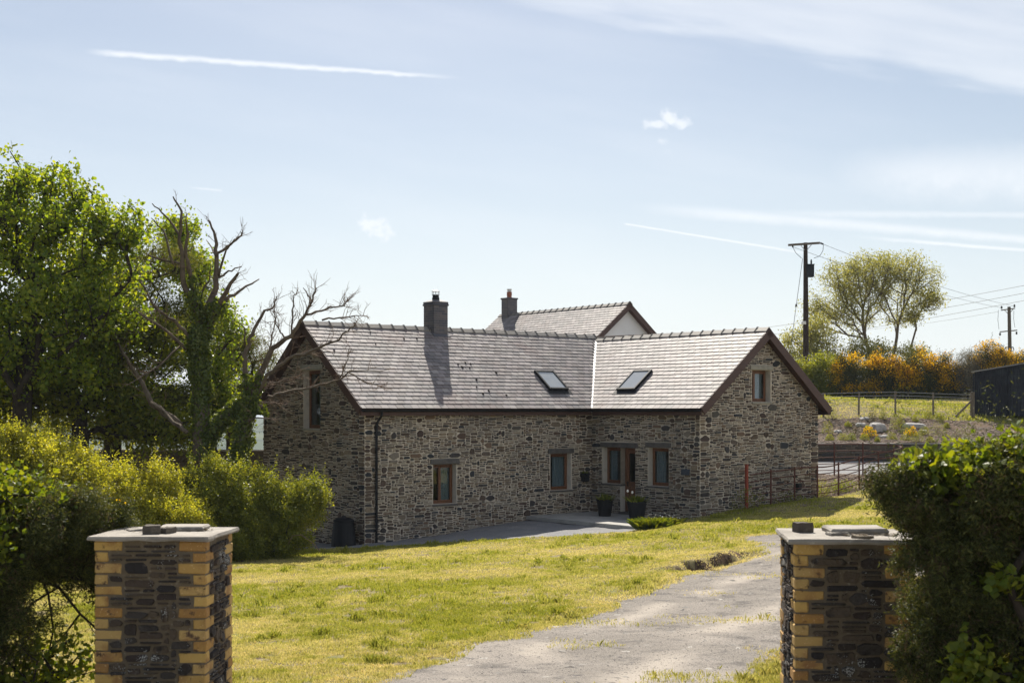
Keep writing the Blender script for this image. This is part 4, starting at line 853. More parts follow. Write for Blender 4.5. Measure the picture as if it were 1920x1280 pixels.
# ---------------------------------------------------------------- retaining wall and garden wall
def rubble_wall(name, label, pts, zt, zb, thick, seed, cw=0.11, chh=0.055, loc=None, coping=True, m=('darkstone', 'pmortar')):
    t = thing(name, label, 'wall', (pts[0][0], pts[0][1], zb)); b = MB(); cp = MB()
    for i in range(len(pts)-1):
        a, q = np.array([*pts[i], 0.0]), np.array([*pts[i+1], 0.0]); L = np.linalg.norm(q-a); eu = (q-a)/L; n = np.cross(eu, ZZ)
        b.box((a+q)/2-n*thick/2+ZZ*(zt+zb)/2, eu, n, ZZ, L, thick, zt-zb, 1)
        put_stones(b, lay_stones(L, zt-zb, cw, chh, lambda u, v: True, big=0.02, seed=seed+i), a+ZZ*zb, eu, ZZ, n, joint=0.012, depth=0.03, seed=seed+i)
        if coping:
            x = 0; rr = random.Random(seed+i)
            while x < L-0.05:
                l = min(rr.uniform(0.35, 0.6), L-x); cp.box(a+eu*(x+l/2)-n*(thick/2-0.01)+ZZ*(zt+0.025), eu, n, ZZ, l-0.015, thick+0.07, 0.05, jit=0.006, bev=0.01); x += l
    b.build('stonework', [MT[m[0]], MT[m[1]]], t)
    if coping: cp.build('coping', MT['cap'], t)
MT['darkstone'] = mat('retaining_stone', (0.08, 0.07, 0.06), 0.9, 0.2, island=[(0.075, 0.06, 0.05), (0.10, 0.08, 0.062), (0.055, 0.05, 0.048), (0.12, 0.10, 0.078)], noise=[(9, (0.05, 0.04, 0.035), 0.5, 0.75, 4)], bump=[(12, 0.6, 0.03)])
rubble_wall('retaining_wall', 'long low dark stone retaining wall below the planted bank', [(6.5, 55.05), (21.8, 55.05)], EYE-1.46, EYE-2.5, 0.25, 60)
rubble_wall('garden_wall', 'weathered wall seen between the ivy trunks and the left gable', [(-14.5, 45.0), (-8.3, 44.2)], EYE-1.42, EYE-4.6, 0.4, 70)

# ---------------------------------------------------------------- estate railing, gate post
def railing():
    pts = [(7.15, 39.55), (8.05, 40.35), (8.95, 41.1), (9.85, 41.85), (10.72, 42.6), (11.6, 43.35), (12.45, 44.1), (13.2, 44.85)]
    back = [(13.75, 45.55), (13.85, 46.1), (13.45, 46.5), (12.6, 46.6), (11.55, 46.5), (10.5, 46.4)]
    allp = pts+back
    t = thing('estate_railing', 'rusty red iron estate railing curving round beside the right gable', 'railing', (pts[0][0], pts[0][1], gz(*pts[0])))
    tops = []
    for k, (x, y) in enumerate(allp):
        g0 = gz(x, y)
        if k == 8 or k == 10: continue
        h = 1.10 if k < 8 else 1.2
        if k == 0: continue
        b = MB(); b.box((x, y, g0+h/2-0.1), D1, U2, ZZ, 0.055, 0.03, h+0.2, bev=0.002); b.build('post', MT['rust'], t)
    P = np.array(allp, float); s = np.concatenate([[0], np.cumsum(np.hypot(*np.diff(P, axis=0).T))]); ss = np.linspace(0, s[-1], 90)
    xs, ys = np.interp(ss, s, P[:, 0]), np.interp(ss, s, P[:, 1]); zs = ground_z(xs, ys)
    K = np.ones(9)/9; pad = lambda v: np.convolve(np.pad(v, 4, mode='edge'), K, 'valid'); xs, ys, zs = pad(xs), pad(ys), pad(zs)
    hh = np.interp(ss, [0, s[7], s[9], s[-1]], [1.05, 1.05, 1.15, 1.15])
    for f in (0.985, 0.78, 0.58, 0.38, 0.18):
        b = MB(); b.tube(np.column_stack([xs, ys, zs+hh*f]), 0.021 if f > .9 else 0.016, 5); b.build('rail', MT['rust'], t)
railing()
b = MB(); x, y = 7.15, 39.55; g0 = gz(x, y); b.box((x, y, g0+0.60), D1, U2, ZZ, 0.085, 0.085, 1.5, bev=0.008); b.box((x, y, g0+1.37), D1, U2, ZZ, 0.10, 0.10, 0.03, bev=0.008)
tag(b.build('gate_post', MT['redpost'], loc=(x, y, g0)), 'thick red painted post at the near end of the rusty railing', 'post')

# ---------------------------------------------------------------- stock fence on the bank
def stock_fence():
    px = [(1470, 60.2, .9), (1544, 60.3, .95), (1610, 60.6, 1.05), (1679, 60.9, 1.08), (1750, 61.3, 1.12)]
    t = None; tops = []
    pts = []
    for (a, Y, h) in px: p = W(a, 768, Y); pts.append((p[0], Y))
    se = W(1823, 768, 61.8); pts.append((se[0], 61.8))
    t = thing('stock_fence', 'post and wire stock fence along the top of the planted bank', 'fence', (pts[0][0], pts[0][1], gz(*pts[0])))
    for k, (x, y) in enumerate(pts):
        g0 = gz(x, y); hh = 1.12 if k < 5 else 1.2; b = MB(); a = random.Random(k).uniform(-.02, .02)
        b.tube([(x, y, g0-0.3), (x+a*.5, y, g0+hh*.5), (x+a, y, g0+hh)], 0.048 if k < 5 else 0.11, 8); b.build('post', MT['post'], t)
    x, y = pts[-1]; dx, dy = pts[-2][0]-x, pts[-2][1]-y; L = math.hypot(dx, dy)
    b = MB(); q = (x+dx/L*1.05, y+dy/L*1.05-0.05); b.tube([(q[0], q[1], gz(*q)-0.1), (x, y-0.1, gz(x, y)+0.85)], 0.05, 6); b.build('strut', MT['post'], t)
    P = np.array(pts); s = np.concatenate([[0], np.cumsum(np.hypot(*np.diff(P, axis=0).T))])
    for h in (1.06, 0.90, 0.76, 0.62, 0.48, 0.34, 0.20, 0.08):
        b = MB(); V = [(x, y-0.05, gz(x, y)+h) for x, y in pts]; b.tube(V, 0.009 if h > 0.7 else 0.0045, 4); b.build('wire', MT['wire'], t)
    b = MB()
    for u in np.arange(0.15, s[-1], 0.16):
        x, y = np.interp(u, s, P[:, 0]), np.interp(u, s, P[:, 1]); g0 = gz(x, y)
        b.tube([(x, y-0.05, g0+0.08), (x, y-0.05, g0+0.76)], 0.003, 3, cap=False)
    b.build('mesh_wires', MT['wire'], t)
stock_fence()

# ---------------------------------------------------------------- dark shed at the right edge
def shed():
    x0 = W(1827, 768, 62.5)[0]; Y0 = 62.5; ex = np.array([math.cos(-.40), math.sin(-.40), 0]); ey = np.array([-math.sin(-.40), math.cos(-.40), 0]); o = np.array([x0, Y0, 0]); g0 = gz(x0, Y0)-0.05
    t = thing('shed', 'dark corrugated metal shed with sloping roof at the right edge', 'shed', (x0, Y0, g0))
    wd, dp = 5.2, 4.0; hl = EYE+(768-698)/F*Y0-g0; hr = hl+.85; m = lambda u: hl+(hr-hl)*u/wd
    def corr(name, u0, u1, d, top, bot, pitch=0.076, amp=0.012):
        b = MB(); n = int((u1-u0)/pitch*4); us = np.linspace(u0, u1, n+1); a = np.sin(np.arange(n+1)*math.pi/2)*amp
        V = [o+ex*u-ey*(d+a[i])+ZZ*(g0+bot) for i, u in enumerate(us)]+[o+ex*u-ey*(d+a[i])+ZZ*(g0+top(u)) for i, u in enumerate(us)]
        b.add(V, [(i, i+1, n+2+i, n+1+i) for i in range(n)]); return b.build(name, MT['shed'], t)
    corr('front_wall', 0.0, wd, 0.0, m, 0.0)
    b = MB(); P = lambda u, v, z: o+ex*u+ey*v+ZZ*(g0+z)
    b.add([P(0, 0, 0), P(0, dp, 0), P(0, dp, hl), P(0, 0, hl)], [(0, 1, 2, 3)]); b.add([P(wd, 0, 0), P(wd, dp, 0), P(wd, dp, hr), P(wd, 0, hr)], [(0, 1, 2, 3)]); b.add([P(0, dp, 0), P(wd, dp, 0), P(wd, dp, hr), P(0, dp, hl)], [(0, 1, 2, 3)]); b.build('side_walls', MT['shed'], t)
    b = MB(); d = P(wd+.15, 0, hr+.04+.036)-P(-.12, 0, hl+.04-.03); L = np.linalg.norm(d); d /= L; n = np.cross(d, ey); b.box(P(wd/2, dp/2, (hl+hr)/2+0.05), d, ey, n, L, dp+.25, 0.05); b.build('roof', MT['shedroof'], t)
    dd = corr('door', 1.62, 3.9, 0.04, lambda u: m(1.62)-0.32, 0.02, 0.15, 0.014)
    b = MB()
    for (a, c, e, f_) in ((1.55, 1.62, 0, m(1.62)-0.25), (1.55, 3.95, m(1.62)-0.32, m(1.62)-0.25)): b.box(P((a+c)/2, -0.06, (e+f_)/2), ex, ey, ZZ, c-a, 0.04, f_-e)
    b.build('door_frame', MT['shed'], t)
    b = MB(); b.tube([P(-0.04, -0.06, 0.1), P(-0.04, -0.06, hl-.05)], 0.03, 6); b.build('corner_trim', MT['shed'], t)
shed()

# ---------------------------------------------------------------- poles and lines
def pole_one():
    Y = 82; x = W(1511, 768, Y)[0]; g0 = gz(x, Y); top = W(1511, 455, Y)[2]
    t = thing('utility_pole', 'tall dark wooden pole with transformer, behind the right gable', 'utility pole', (x, Y, g0))
    b = MB(); b.tube([(x, Y, g0-.5), (x, Y, (g0+top)/2), (x-.02, Y, top)], [0.20, 0.175, 0.125], 12); b.build('pole', MT['pole'], t)
    L_, R_ = W(1478, 459.5, Y-.2), W(1537, 455.5, Y-.2); b = MB(); d = (R_-L_)/np.linalg.norm(R_-L_); b.box((L_+R_)/2, d, (0, 1, 0), np.cross(d, (0, 1, 0)), np.linalg.norm(R_-L_), 0.12, 0.13); b.build('crossarm', MT['poleg'], t)
    for sx in (-1, 1):
        b = MB(); b.tube([W(1511+sx*11, 458, Y-.25), W(1511+sx*2, 469, Y-.2)], 0.022, 5); b.build('brace', MT['wire'], t)
    b = MB(); b.tube([W(1538, 455.5, Y-.2), W(1544, 458, Y-.2)], [0.06, 0.05], 8); b.build('insulator', MT['black'], t); b = MB(); b.tube([W(1486, 461, Y-.2), W(1487, 464, Y-.2)], [0.06, 0.05], 8); b.build('insulator', MT['black'], t)
    c = W(1519, 508, Y-.15); b = MB(); b.box(c, (1, 0, 0), (0, 1, 0), ZZ, 0.44, 0.42, 0.78, bev=0.04)
    for k in range(4): b.box(c+np.array([-0.15+k*0.1, -0.225, -0.02]), (1, 0, 0), (0, 1, 0), ZZ, 0.02, 0.04, 0.6)
    b.box(c+ZZ*0.40, (1, 0, 0), (0, 1, 0), ZZ, 0.50, 0.48, 0.04); tr = b.build('transformer', MT['shed'], t)
    b = MB(); b.lathe(W(1521, 495, Y-.15), [(0.03, 0), (0.075, .05), (0.04, .09), (0.075, .13), (0.04, .17), (0.06, .21), (0.02, .3), (0, .32)], 10); b.build('bushing', MT['black'], tr)
    b = MB(); b.box(W(1507, 605, Y-.22), (1, 0, 0), (0, 1, 0), ZZ, 0.28, 0.10, 0.20, bev=0.02); b.build('warning_plate', MT['white'], t)
    for pts in ([(1487, 464), (1492, 474), (1503, 484)], [(1544, 459), (1543, 470), (1537, 480), (1526, 484)]):
        b = MB(); P = [W(p[0], p[1], Y-.2) for p in pts]; b.tube(P, 0.018, 4); b.build('jumper_wire', MT['cable'], t)
    b = MB(); b.tube([W(1505, 484, Y-.1), W(1493, 572, Y-1.3), W(1484, 640, Y-2.2)], 0.016, 4); b.tube([W(1493, 570, Y-1.3), W(1492.6, 575, Y-1.3)], 0.06, 6); b.build('stay_wire', MT['cable'], t)
    return Y
def pole_two():
    Y = 122; x = W(1893, 768, Y)[0]; g0 = gz(x, Y)-1; top = W(1891, 575, Y)[2]
    t = thing('utility_pole', 'more distant grey pole with two crossarms above the gorse', 'utility pole', (x, Y, g0))
    b = MB(); b.tube([(x+.15, Y, g0), (x-.05, Y, top)], [0.22, 0.15], 10); b.build('pole', MT['poleg'], t)
    for (a, c) in (((1877, 581.5), (1903, 578)), ((1875, 622), (1907, 619))):
        L_, R_ = W(*a, Y-.2), W(*c, Y-.2); d = (R_-L_)/np.linalg.norm(R_-L_); b = MB(); b.box((L_+R_)/2, d, (0, 1, 0), np.cross(d, (0, 1, 0)), np.linalg.norm(R_-L_), 0.12, 0.10); b.build('crossarm', MT['poleg'], t)
    for (px, py) in ((1878, 579), (1902, 576), (1875, 624), (1906, 622)):
        b = MB(); c = W(px, py, Y-.2); b.lathe(c-ZZ*(0 if py < 600 else .25), [(0.04, 0), (0.11, .06), (0.06, .12), (0.11, .18), (0.05, .26), (0.0, .3)], 8); b.build('insulator', MT['black'], t)
    for (a, c) in (((1883, 581), (1890, 588)), ((1900, 579), (1893, 587))):
        b = MB(); b.tube([W(*a, Y-.2), W(*c, Y-.2)], 0.03, 4); b.build('brace', MT['poleg'], t)
    b = MB(); b.tube([W(1884, 655, Y), W(1887, 651, Y-.1), W(1900, 651, Y-.1), W(1901, 656, Y)], 0.05, 5); b.build('climbing_guard', MT['pole'], t)
    for a, c in (((1872, 581), (1873, 617)), ((1901, 582), (1903, 614))):
        b = MB(); b.tube([W(*a, Y-.3), W((a[0]+c[0])/2-1.5, (a[1]+c[1])/2, Y-.3), W(*c, Y-.3)], 0.02, 4); b.build('jumper_wire', MT['cable'], t)
    return Y
pole_one(); pole_two()
def line(label, a, b_, sag, r=0.016, group='overhead lines'):
    a, b_ = np.asarray(a, float), np.asarray(b_, float); s = np.linspace(0, 1, 24); P = a+(b_-a)*s[:, None]; P[:, 2] -= sag*4*s*(1-s); m = MB(); m.tube(P, r, 4)
    tag(m.build('power_line', MT['cable'], loc=a), label, 'power line', group)
line('upper wire from the tall pole crossarm down to the distant pole', W(1544, 458, 81.8), W(1902, 574, 121.8), .35, 0.012)
line('lower wire from the near end of the tall pole crossarm to the distant pole', W(1487, 463, 81.8), W(1878, 577, 121.8), .35, 0.012)
for k, (a, c, s) in enumerate([((2080, 503), (1250, 633), .6), ((2080, 517), (1250, 648), .6), ((2080, 531), (1250, 662), .6)]):
    line(('topmost', 'middle', 'lowest')[k]+' of the three parallel wires crossing behind the ash tree', W(*a, 95), W(*c, 135), s, 0.018)
line('faint wire running left from the distant pole', W(1872, 584, 121), W(1560, 622, 150), .3, 0.014)

# ---------------------------------------------------------------- the white-gabled house behind
def second_house():
    Y1 = 56.0; ap = W(1181, 568, Y1); th = math.radians(38.0); dr = np.array([-math.sin(th), math.cos(th), 0]); dg = np.array([math.cos(th), math.sin(th), 0]); g0 = gz(ap[0], ap[1])-0.4
    L = 9.2; tn = 0.80; wd = 3.6; t = thing('farmhouse', 'white-gabled farmhouse with slate roof rising behind the stone cottage', 'house', (ap[0], ap[1], g0)); zr = ap[2]; ze = zr-wd*tn
    A = z3(ap, zr); Bk = A+dr*L
    for s in (-1, 1):
        e0, e1 = A+dg*s*wd-ZZ*wd*tn, Bk+dg*s*wd-ZZ*wd*tn
        b = MB(); 
        f = roof_slope('roof', *( (e1, e0, Bk, A) if s < 0 else (e0, e1, A, Bk)), 30+s); f.parent = t; f.location = tuple(parent_loc(house)-parent_loc(t)); 
    rd = ridge(Bk, A, parent=t, L_=0.42)
    gm = MB(); q = A+dr*0.28; w_ = wd-0.3; gm.prism([q-dg*w_-ZZ*(w_*tn+0.05), q-dg*w_*1.0+ZZ*(g0-q[2]), q+dg*w_+ZZ*(g0-q[2]), q+dg*w_-ZZ*(w_*tn+0.05), q-ZZ*0.12], dr, L-0.56); gm.build('wall', MT['white'], t)
    for s in (-1, 1):
        f_ = A+dg*s*wd-ZZ*wd*tn; d = f_-A; T = np.linalg.norm(d); d /= T; n = np.cross(d, dr); n = n if n[2] > 0 else -n
        b = MB(); b.box((A+f_)/2-n*0.10-dr*0.015, d, n, dr, T, 0.22, 0.03); b.build('bargeboard', MT['timber'], t)
        b = MB(); b.box((A+f_)/2-n*0.16+dr*0.13, d, n, dr, T, 0.02, 0.25); b.build('soffit', MT['timber'], t)
    cy = None
    c0 = Bk.copy(); 
    # chimney sits on the ridge near the far end
    sx = (955-960)/F; k = (A[0]-sx*A[1])/(sx*dr[1]-dr[0]); c = A+dr*k; c[2] = 0
    ch2 = brick_stack(c, dg, dr, 0.58, 0.50, zr-0.5, zr+0.72, t, [MT['brickgrey'], MT['brickmortar']]); 
    b = MB(); b.box(c+ZZ*(zr+0.75), dg, dr, ZZ, 0.66, 0.58, 0.08, bev=0.02); b.build('chimney_cap', MT['brickgrey'], ch2)
    b = MB(); b.lathe(c+ZZ*(zr+0.78), [(0.125, 0), (0.11, .12), (0.13, .14), (0.12, .24), (0.135, .30), (0.10, .30)], 14); b.build('chimney_pot', MT['clay'], ch2)
    b = MB(); b.lathe(c+ZZ*(zr+1.10), [(0.1, 0), (0.1, .06), (0.125, .10), (0.125, .12), (0, .12)], 12); b.build('cowl', MT['steel'], ch2)
second_house()

# ---------------------------------------------------------------- things at the walls
def planter(label, px, py, r1, h, seed):
    # on the paving, beside the door
    d = np.array([(px-960)/F, 1, -(py-768)/F]); t_ = (EYE-0.09)/((py-768)/F); p = d*t_; x, y = p[0], p[1]; z = 0.0925; r = np.random.default_rng(seed)
    t = thing('planter', label, 'planter', (x, y, z), 'pots either side of the front door')
    b = MB(); c = np.array([x, y, z]); b.lathe(c, [(0, 0), (r1*.72, 0), (r1*.98, h*.93), (r1*1.08, h*.94), (r1*1.08, h), (r1*.93, h), (r1*.92, h*.9), (0, h*.9)], 20); b.build('pot', MT['black'], t)
    b = MB()
    for k in range(160):
        a, q = r.uniform(0, 6.28), r.uniform(0, r1*.9); base = c+np.array([math.cos(a)*q, math.sin(a)*q, h*.9]); lean = np.array([math.cos(a)*q*.9, math.sin(a)*q*.9, r.uniform(.06, .26)]); w_ = np.array([-math.sin(a), math.cos(a), 0])*0.012
        b.add([base-w_, base+w_, base+lean*.7+w_*1.3, base+lean, base+lean*.7-w_*1.3], [(0, 1, 2, 3, 4)])
    b.build('plant', MT['darkleaf'], t)
    return t, c, r
planter('black tapered pot left of the front door, below the side light', 1134, 967, 0.26, 0.52, 1)
t, c, r = planter('wider black tapered pot right of the front door, nearest the lawn', 1194, 974, 0.30, 0.56, 2)
for (dx, dz) in ((-0.28, .38), (-0.14, .34)):
    b = MB(); p = c+np.array([dx, -0.05, 0.56+dz-.1]); b.tube([c+np.array([dx*.5, 0, .5]), p], 0.006, 4, m=1); b.lathe(p, [(0, -.02), (.03, 0), (.035, .03), (.018, .07), (0, .075)], 8, m=0); b.build('flower_head', [MT['whiteflower'] if 'whiteflower' in MT else MT.setdefault('whiteflower', mat('white_petals', (0.75, 0.72, 0.66), 0.6, 0.2)), MT['darkleaf']], t)
def wall_box():
    u, v = plane_uv(1093, 893, wA, D1, U2); P = lambda a, b_, d: wA+D1*(u+a)+ZZ*(v+b_)+U2*d
    t = thing('wall_planter', 'small black wall planter hanging between the right window and the inner corner', 'wall planter', P(0, 0, 0)); b = MB(); b.box(P(0, -.04, .12), D1, U2, ZZ, .24, .18, .22, bev=.02); b.build('box', MT['black'], t)
    b = MB(); b.box(P(0, .09, .11), D1, U2, ZZ, .28, .20, .05, bev=.01); b.box(P(0, 0.0, .03), D1, U2, ZZ, .05, .03, .36); b.build('bracket', MT['black'], t); r = np.random.default_rng(8); b = MB()
    for k in range(60):
        a = r.uniform(-.12, .12); p = P(a, .11, .11+r.uniform(-.06, .06)); q = p+np.array([r.normal(0, .04), r.normal(0, .04), r.uniform(.02, .10)]); w_ = D1*.012; b.add([p-w_, p+w_, q], [(0, 1, 2)])
    b.build('plant', MT['darkleaf'], t)
wall_box()
u, v = plane_uv(1287, 884.5, wB, U2, -D1); b = MB(); c = wB+U2*u+ZZ*v-D1*0.045; b.box(c, U2, D1, ZZ, .34, .025, .18, jit=.004, bev=.006); tag(b.build('slate_plaque', MT['slateblue'] if 'slateblue' in MT else MT.setdefault('slateblue', mat('blue_slate', (0.045, 0.055, 0.075), 0.5, 0.4, noise=[(14, (0.08, 0.09, 0.11), 0.5, 0.75, 4)])), loc=c), 'small dark blue slate plaque on the wall right of the door', 'plaque')
# dark metal composter against the left gable
def bin_():
    u, _ = plane_uv(668, 1000, wE, U2, -D1); c = wE+U2*u-D1*0.42; z = gz(c[0], c[1]); c[2] = z; t = thing('compost_bin', 'black plastic compost bin against the shaded left gable', 'compost bin', c); b = MB(); b.lathe(c, [(0.36, -.05), (0.345, .25), (0.30, .62), (0.27, .70)], 24); b.build('body', MT['black'], t)
    b = MB(); b.lathe(c, [(0.30, .70), (0.30, .74), (0.2, .80), (0.06, .83), (0.05, .87), (0, .87)], 24); b.build('lid', MT['black'], t)
bin_()
u, v = plane_uv(1495, 912, wC, D1, U2); b = MB(); c = wC+D1*u+ZZ*v+U2*0.05; b.box(c, D1, U2, ZZ, .22, .10, .22, bev=.02); b.box(c+U2*.06, D1, U2, ZZ, .16, .03, .14, bev=.01); tag(b.build('wall_vent', MT['black'], loc=c), 'small black flue vent low on the right gable, behind the railing', 'vent')

# ---------------------------------------------------------------- leaves, twigs, trees
def leaves_add(b, P, size, r, nrm=None, asp=0.55, m=0, fold=0.12, five=False, droop=0.0):
    n = len(P)
    if n == 0: return
    d = r.normal(0, 1, (n, 3)); d[:, 2] -= droop; d /= np.linalg.norm(d, axis=1)[:, None]
    q = r.normal(0, 1, (n, 3))
    if nrm is not None: q = q*0.7+np.asarray(nrm)
    q -= (q*d).sum(1)[:, None]*d; q /= np.linalg.norm(q, axis=1)[:, None]+1e-9      # leaf normal
    w = np.cross(d, q); s = (size*r.uniform(0.6, 1.35, n))[:, None]
    if five:
        V = np.stack([P-d*s*.5, P-d*s*.1+w*s*asp*.62+q*s*fold, P+d*s*.28+w*s*asp*.36, P+d*s*.6, P+d*s*.28-w*s*asp*.36, P-d*s*.1-w*s*asp*.62+q*s*fold], 1).reshape(-1, 3); k = 6
    else:
        V = np.stack([P-d*s*.5, P+w*s*asp*.5+q*s*fold, P+d*s*.5, P-w*s*asp*.5+q*s*fold], 1).reshape(-1, 3); k = 4
    b.add(V, np.arange(n*k).reshape(n, k), m)
def grow(base, trunk, clusters, r, step=0.5, wander=0.12, pw=0.30, tip=0.012, ex=0.46, m=0, sides=6, minr=0.0):
    """joins every leaf cluster to the nearest limb; returns an MB of tapered limbs"""
    pos = [np.array(p, float) for p in trunk]; par = [-1]+list(range(len(trunk)-1)); pl = [0.0]
    for i in range(1, len(pos)): pl.append(pl[-1]+np.linalg.norm(pos[i]-pos[i-1]))
    o = np.argsort(np.linalg.norm(clusters-pos[len(trunk)//2], axis=1)); ends = []
    A = np.zeros((len(clusters)*12+len(pos)+50, 3)); PLn = np.zeros(len(A)); n = len(pos); A[:n] = pos; PLn[:n] = pl
    for ci in o:
        c = clusters[ci]; dv = A[:n]-c; ds = np.sqrt((dv**2).sum(1)); low = np.maximum(0, A[:n, 2]-c[2])*0.5
        k = int(np.argmin(ds+pw*PLn[:n]+low)); s = A[k].copy(); L = ds[k]; ns = max(1, int(L/step)); 
        bend = r.normal(0, wander, 3)*L; bend[2] -= 0.10*L
        last = k
        for i in range(1, ns+1):
            t = i/ns; p = s+(c-s)*t+bend*math.sin(math.pi*t)*0.6+(r.normal(0, 0.03, 3) if i < ns else 0)
            if n >= len(A): break
            A[n] = p; par.append(last); PLn[n] = PLn[last]+np.linalg.norm(p-A[last]); last = n; n += 1
        ends.append(last)
    par = np.array(par); cnt = np.zeros(n)
    for e in ends: cnt[e] += 1
    for i in range(n-1, 0, -1): cnt[par[i]] += cnt[i]
    cnt = np.maximum(cnt, 1); rad = tip*cnt**ex
    b = MB(); kids = {}
    for i in range(1, n): kids.setdefault(par[i], []).append(i)
    done = set(); stack = [0]
    starts = [(0, None)]
    while starts:
        s, pr = starts.pop(); chain = ([pr] if pr is not None else [])+[s]; cur = s
        while cur in kids:
            ks = sorted(kids[cur], key=lambda q: -cnt[q]); 
            for q in ks[1:]: starts.append((q, cur))
            cur = ks[0]; chain.append(cur)
        if len(chain) < 2: continue
        R = rad[chain].copy()
        if pr is not None: R[0] = R[1]
        if R.max() < minr: continue
        b.tube(A[chain], R, sides if R.max() > 0.03 else 4, m, cap=False)
    return b, A[:n], rad
def blob_points(r, ells, n, shell=0.55, thr=None, nscale=0.8, seed=0):
    """random points in a union of ellipsoids, biased to the outside, with noise-carved gaps"""
    out = []; vols = np.array([e[1][0]*e[1][1]*e[1][2] for e in ells])**0.8; vols /= vols.sum()
    for (c, a), v in zip(ells, vols):
        k = int(n*v*1.0)+1; d = r.normal(0, 1, (k, 3)); d /= np.linalg.norm(d, axis=1)[:, None]; rad = (shell+(1-shell)*r.random(k)**0.7)*np.where(r.random(k) < 0.75, 1, r.random(k)**0.5)
        lump = 0.84+0.32*fbm(d*2.0+np.array(c)*.37, 1.1, 2, seed); P = np.array(c)+d*(rad*lump)[:, None]*np.array(a)
        if thr is not None: P = P[fbm(P, nscale, 2, seed+3) > thr]
        out.append(P)
    return np.vstack(out)
def tree(name, label, cat, trunk, ells, ncl, per, leaf, mleaf, mbark, seed, sig=0.33, tip=0.012, ex=0.46, asp=0.6, group=None, five=False, thr=None, shell=0.5, base_z=None, pw=0.3, extra=None, nscale=0.8, flat=1.0, step=0.5):
    r = np.random.default_rng(seed); cl = blob_points(r, ells, ncl, shell, thr, nscale, seed)
    t = thing(name, label, cat, trunk[0], group); b, A, rad = grow(None, trunk, cl, r, tip=tip, ex=ex, pw=pw, step=step)
    if extra: extra(b, r)
    b.build('trunk', MT[mbark], t, smooth=True)
    n = r.poisson(per, len(cl)); C = np.repeat(cl, n, 0); P = C+r.normal(0, 1, C.shape)*sig*np.array([1, 1, flat])
    lb = MB(); leaves_add(lb, P, leaf, r, asp=asp, five=five, nrm=np.array([0, 0, 0.7])); lb.build('crown', MT[mleaf], t)
    return t
G = lambda px, Y: (W(px, 0, Y)[0], Y, gz(W(px, 0, Y)[0], Y)-0.2)
def E_(px, py, Y, rx, ry, rz): return (W(px, py, Y), (rx, ry, rz))
def trunkpts(px0, Y, pts):
    g0 = G(px0, Y); return [g0]+[tuple(W(a, b_, c)) for a, b_, c in pts]
# big sycamore at the left edge
tree('sycamore_tree', 'big bright green sycamore filling the left edge of the view', 'tree', trunkpts(30, 36, [(40, 800, 36), (45, 700, 36), (60, 610, 36)]),
     [E_(-60, 420, 37, 2.6, 2.6, 2.0), E_(60, 430, 36, 2.3, 2.3, 1.7), E_(170, 470, 36, 1.6, 2.0, 1.4), E_(225, 430, 36, 0.9, 1.2, .75), E_(90, 560, 35.5, 2.3, 2.2, 1.5), E_(-80, 620, 36, 2.2, 2.2, 1.6), E_(200, 560, 37, 1.4, 1.6, 1.2), E_(60, 690, 36.5, 2.2, 2.0, 1.0), E_(20, 350, 36, 1.5, 1.4, 1.15), E_(110, 385, 36, 1.3, 1.4, 1.0), E_(-60, 340, 37, 1.8, 1.6, 1.2)],
     2300, 34, 0.10, 'sycamore', 'bark', 101, sig=0.16, tip=0.013, ex=0.43, asp=0.85, five=True, shell=0.45, thr=0.475, nscale=1.5)
tree('broadleaf_tree', 'dark leafy tree with several stems beside the sycamore', 'tree', trunkpts(150, 38, [(150, 820, 38), (140, 740, 38), (120, 660, 38)]),
     [E_(120, 640, 38.5, 2.0, 1.8, 1.3), E_(60, 740, 38, 1.8, 1.6, .8), E_(150, 540, 38.5, 1.6, 1.5, 1.2), E_(200, 740, 38.5, 1.4, 1.2, .7), E_(-60, 760, 37, 1.8, 1.6, .8), E_(250, 660, 39.5, 1.5, 1.2, 1.2), E_(280, 800, 39.5, 1.6, 1.2, .6)], 800, 46, 0.105, 'darkleaf', 'bark', 103, sig=0.28, tip=0.014, asp=0.8, five=True, thr=0.42)
tree('conifer_tree', 'dark conifer with level boughs behind the dead ivy-clad tree', 'tree', trunkpts(211, 41, [(211, 820, 41), (213, 740, 41), (208, 640, 41), (205, 560, 41), (225, 490, 41)]),
     [E_(230, 540, 41, 1.5, 1.8, .8), E_(300, 490, 41, 1.2, 1.3, .75), E_(270, 610, 41, 2.2, 1.9, .55), E_(230, 690, 41, 2.6, 2.0, .5), E_(300, 745, 41, 1.9, 1.8, .45), E_(200, 800, 41, 2.4, 2.0, .5), E_(340, 590, 42, 1.0, 1.2, .9), E_(330, 810, 42, 1.5, 1.4, .6)],
     1150, 80, 0.085, 'needle', 'bark', 105, sig=0.20, tip=0.012, ex=0.46, asp=0.28, flat=0.55, thr=0.33, nscale=1.2, pw=0.12)
tree('conifer_tree', 'feathery yellow-green conifer between the dead trees and the left gable', 'tree', trunkpts(432, 46, [(432, 780, 46), (430, 700, 46), (428, 640, 46)]),
     [E_(420, 660, 46, 1.3, 1.3, .8), E_(440, 730, 46, 1.1, 1.2, .7), E_(455, 640, 46, .8, .8, .45), E_(400, 600, 46, .8, .9, .5), E_(500, 690, 46.5, .7, .8, .6), E_(370, 520, 47, .8, .9, .9)],
     520, 85, 0.08, 'needle', 'bark', 107, sig=0.18, tip=0.010, asp=0.3, flat=0.7, thr=0.38, nscale=1.4)
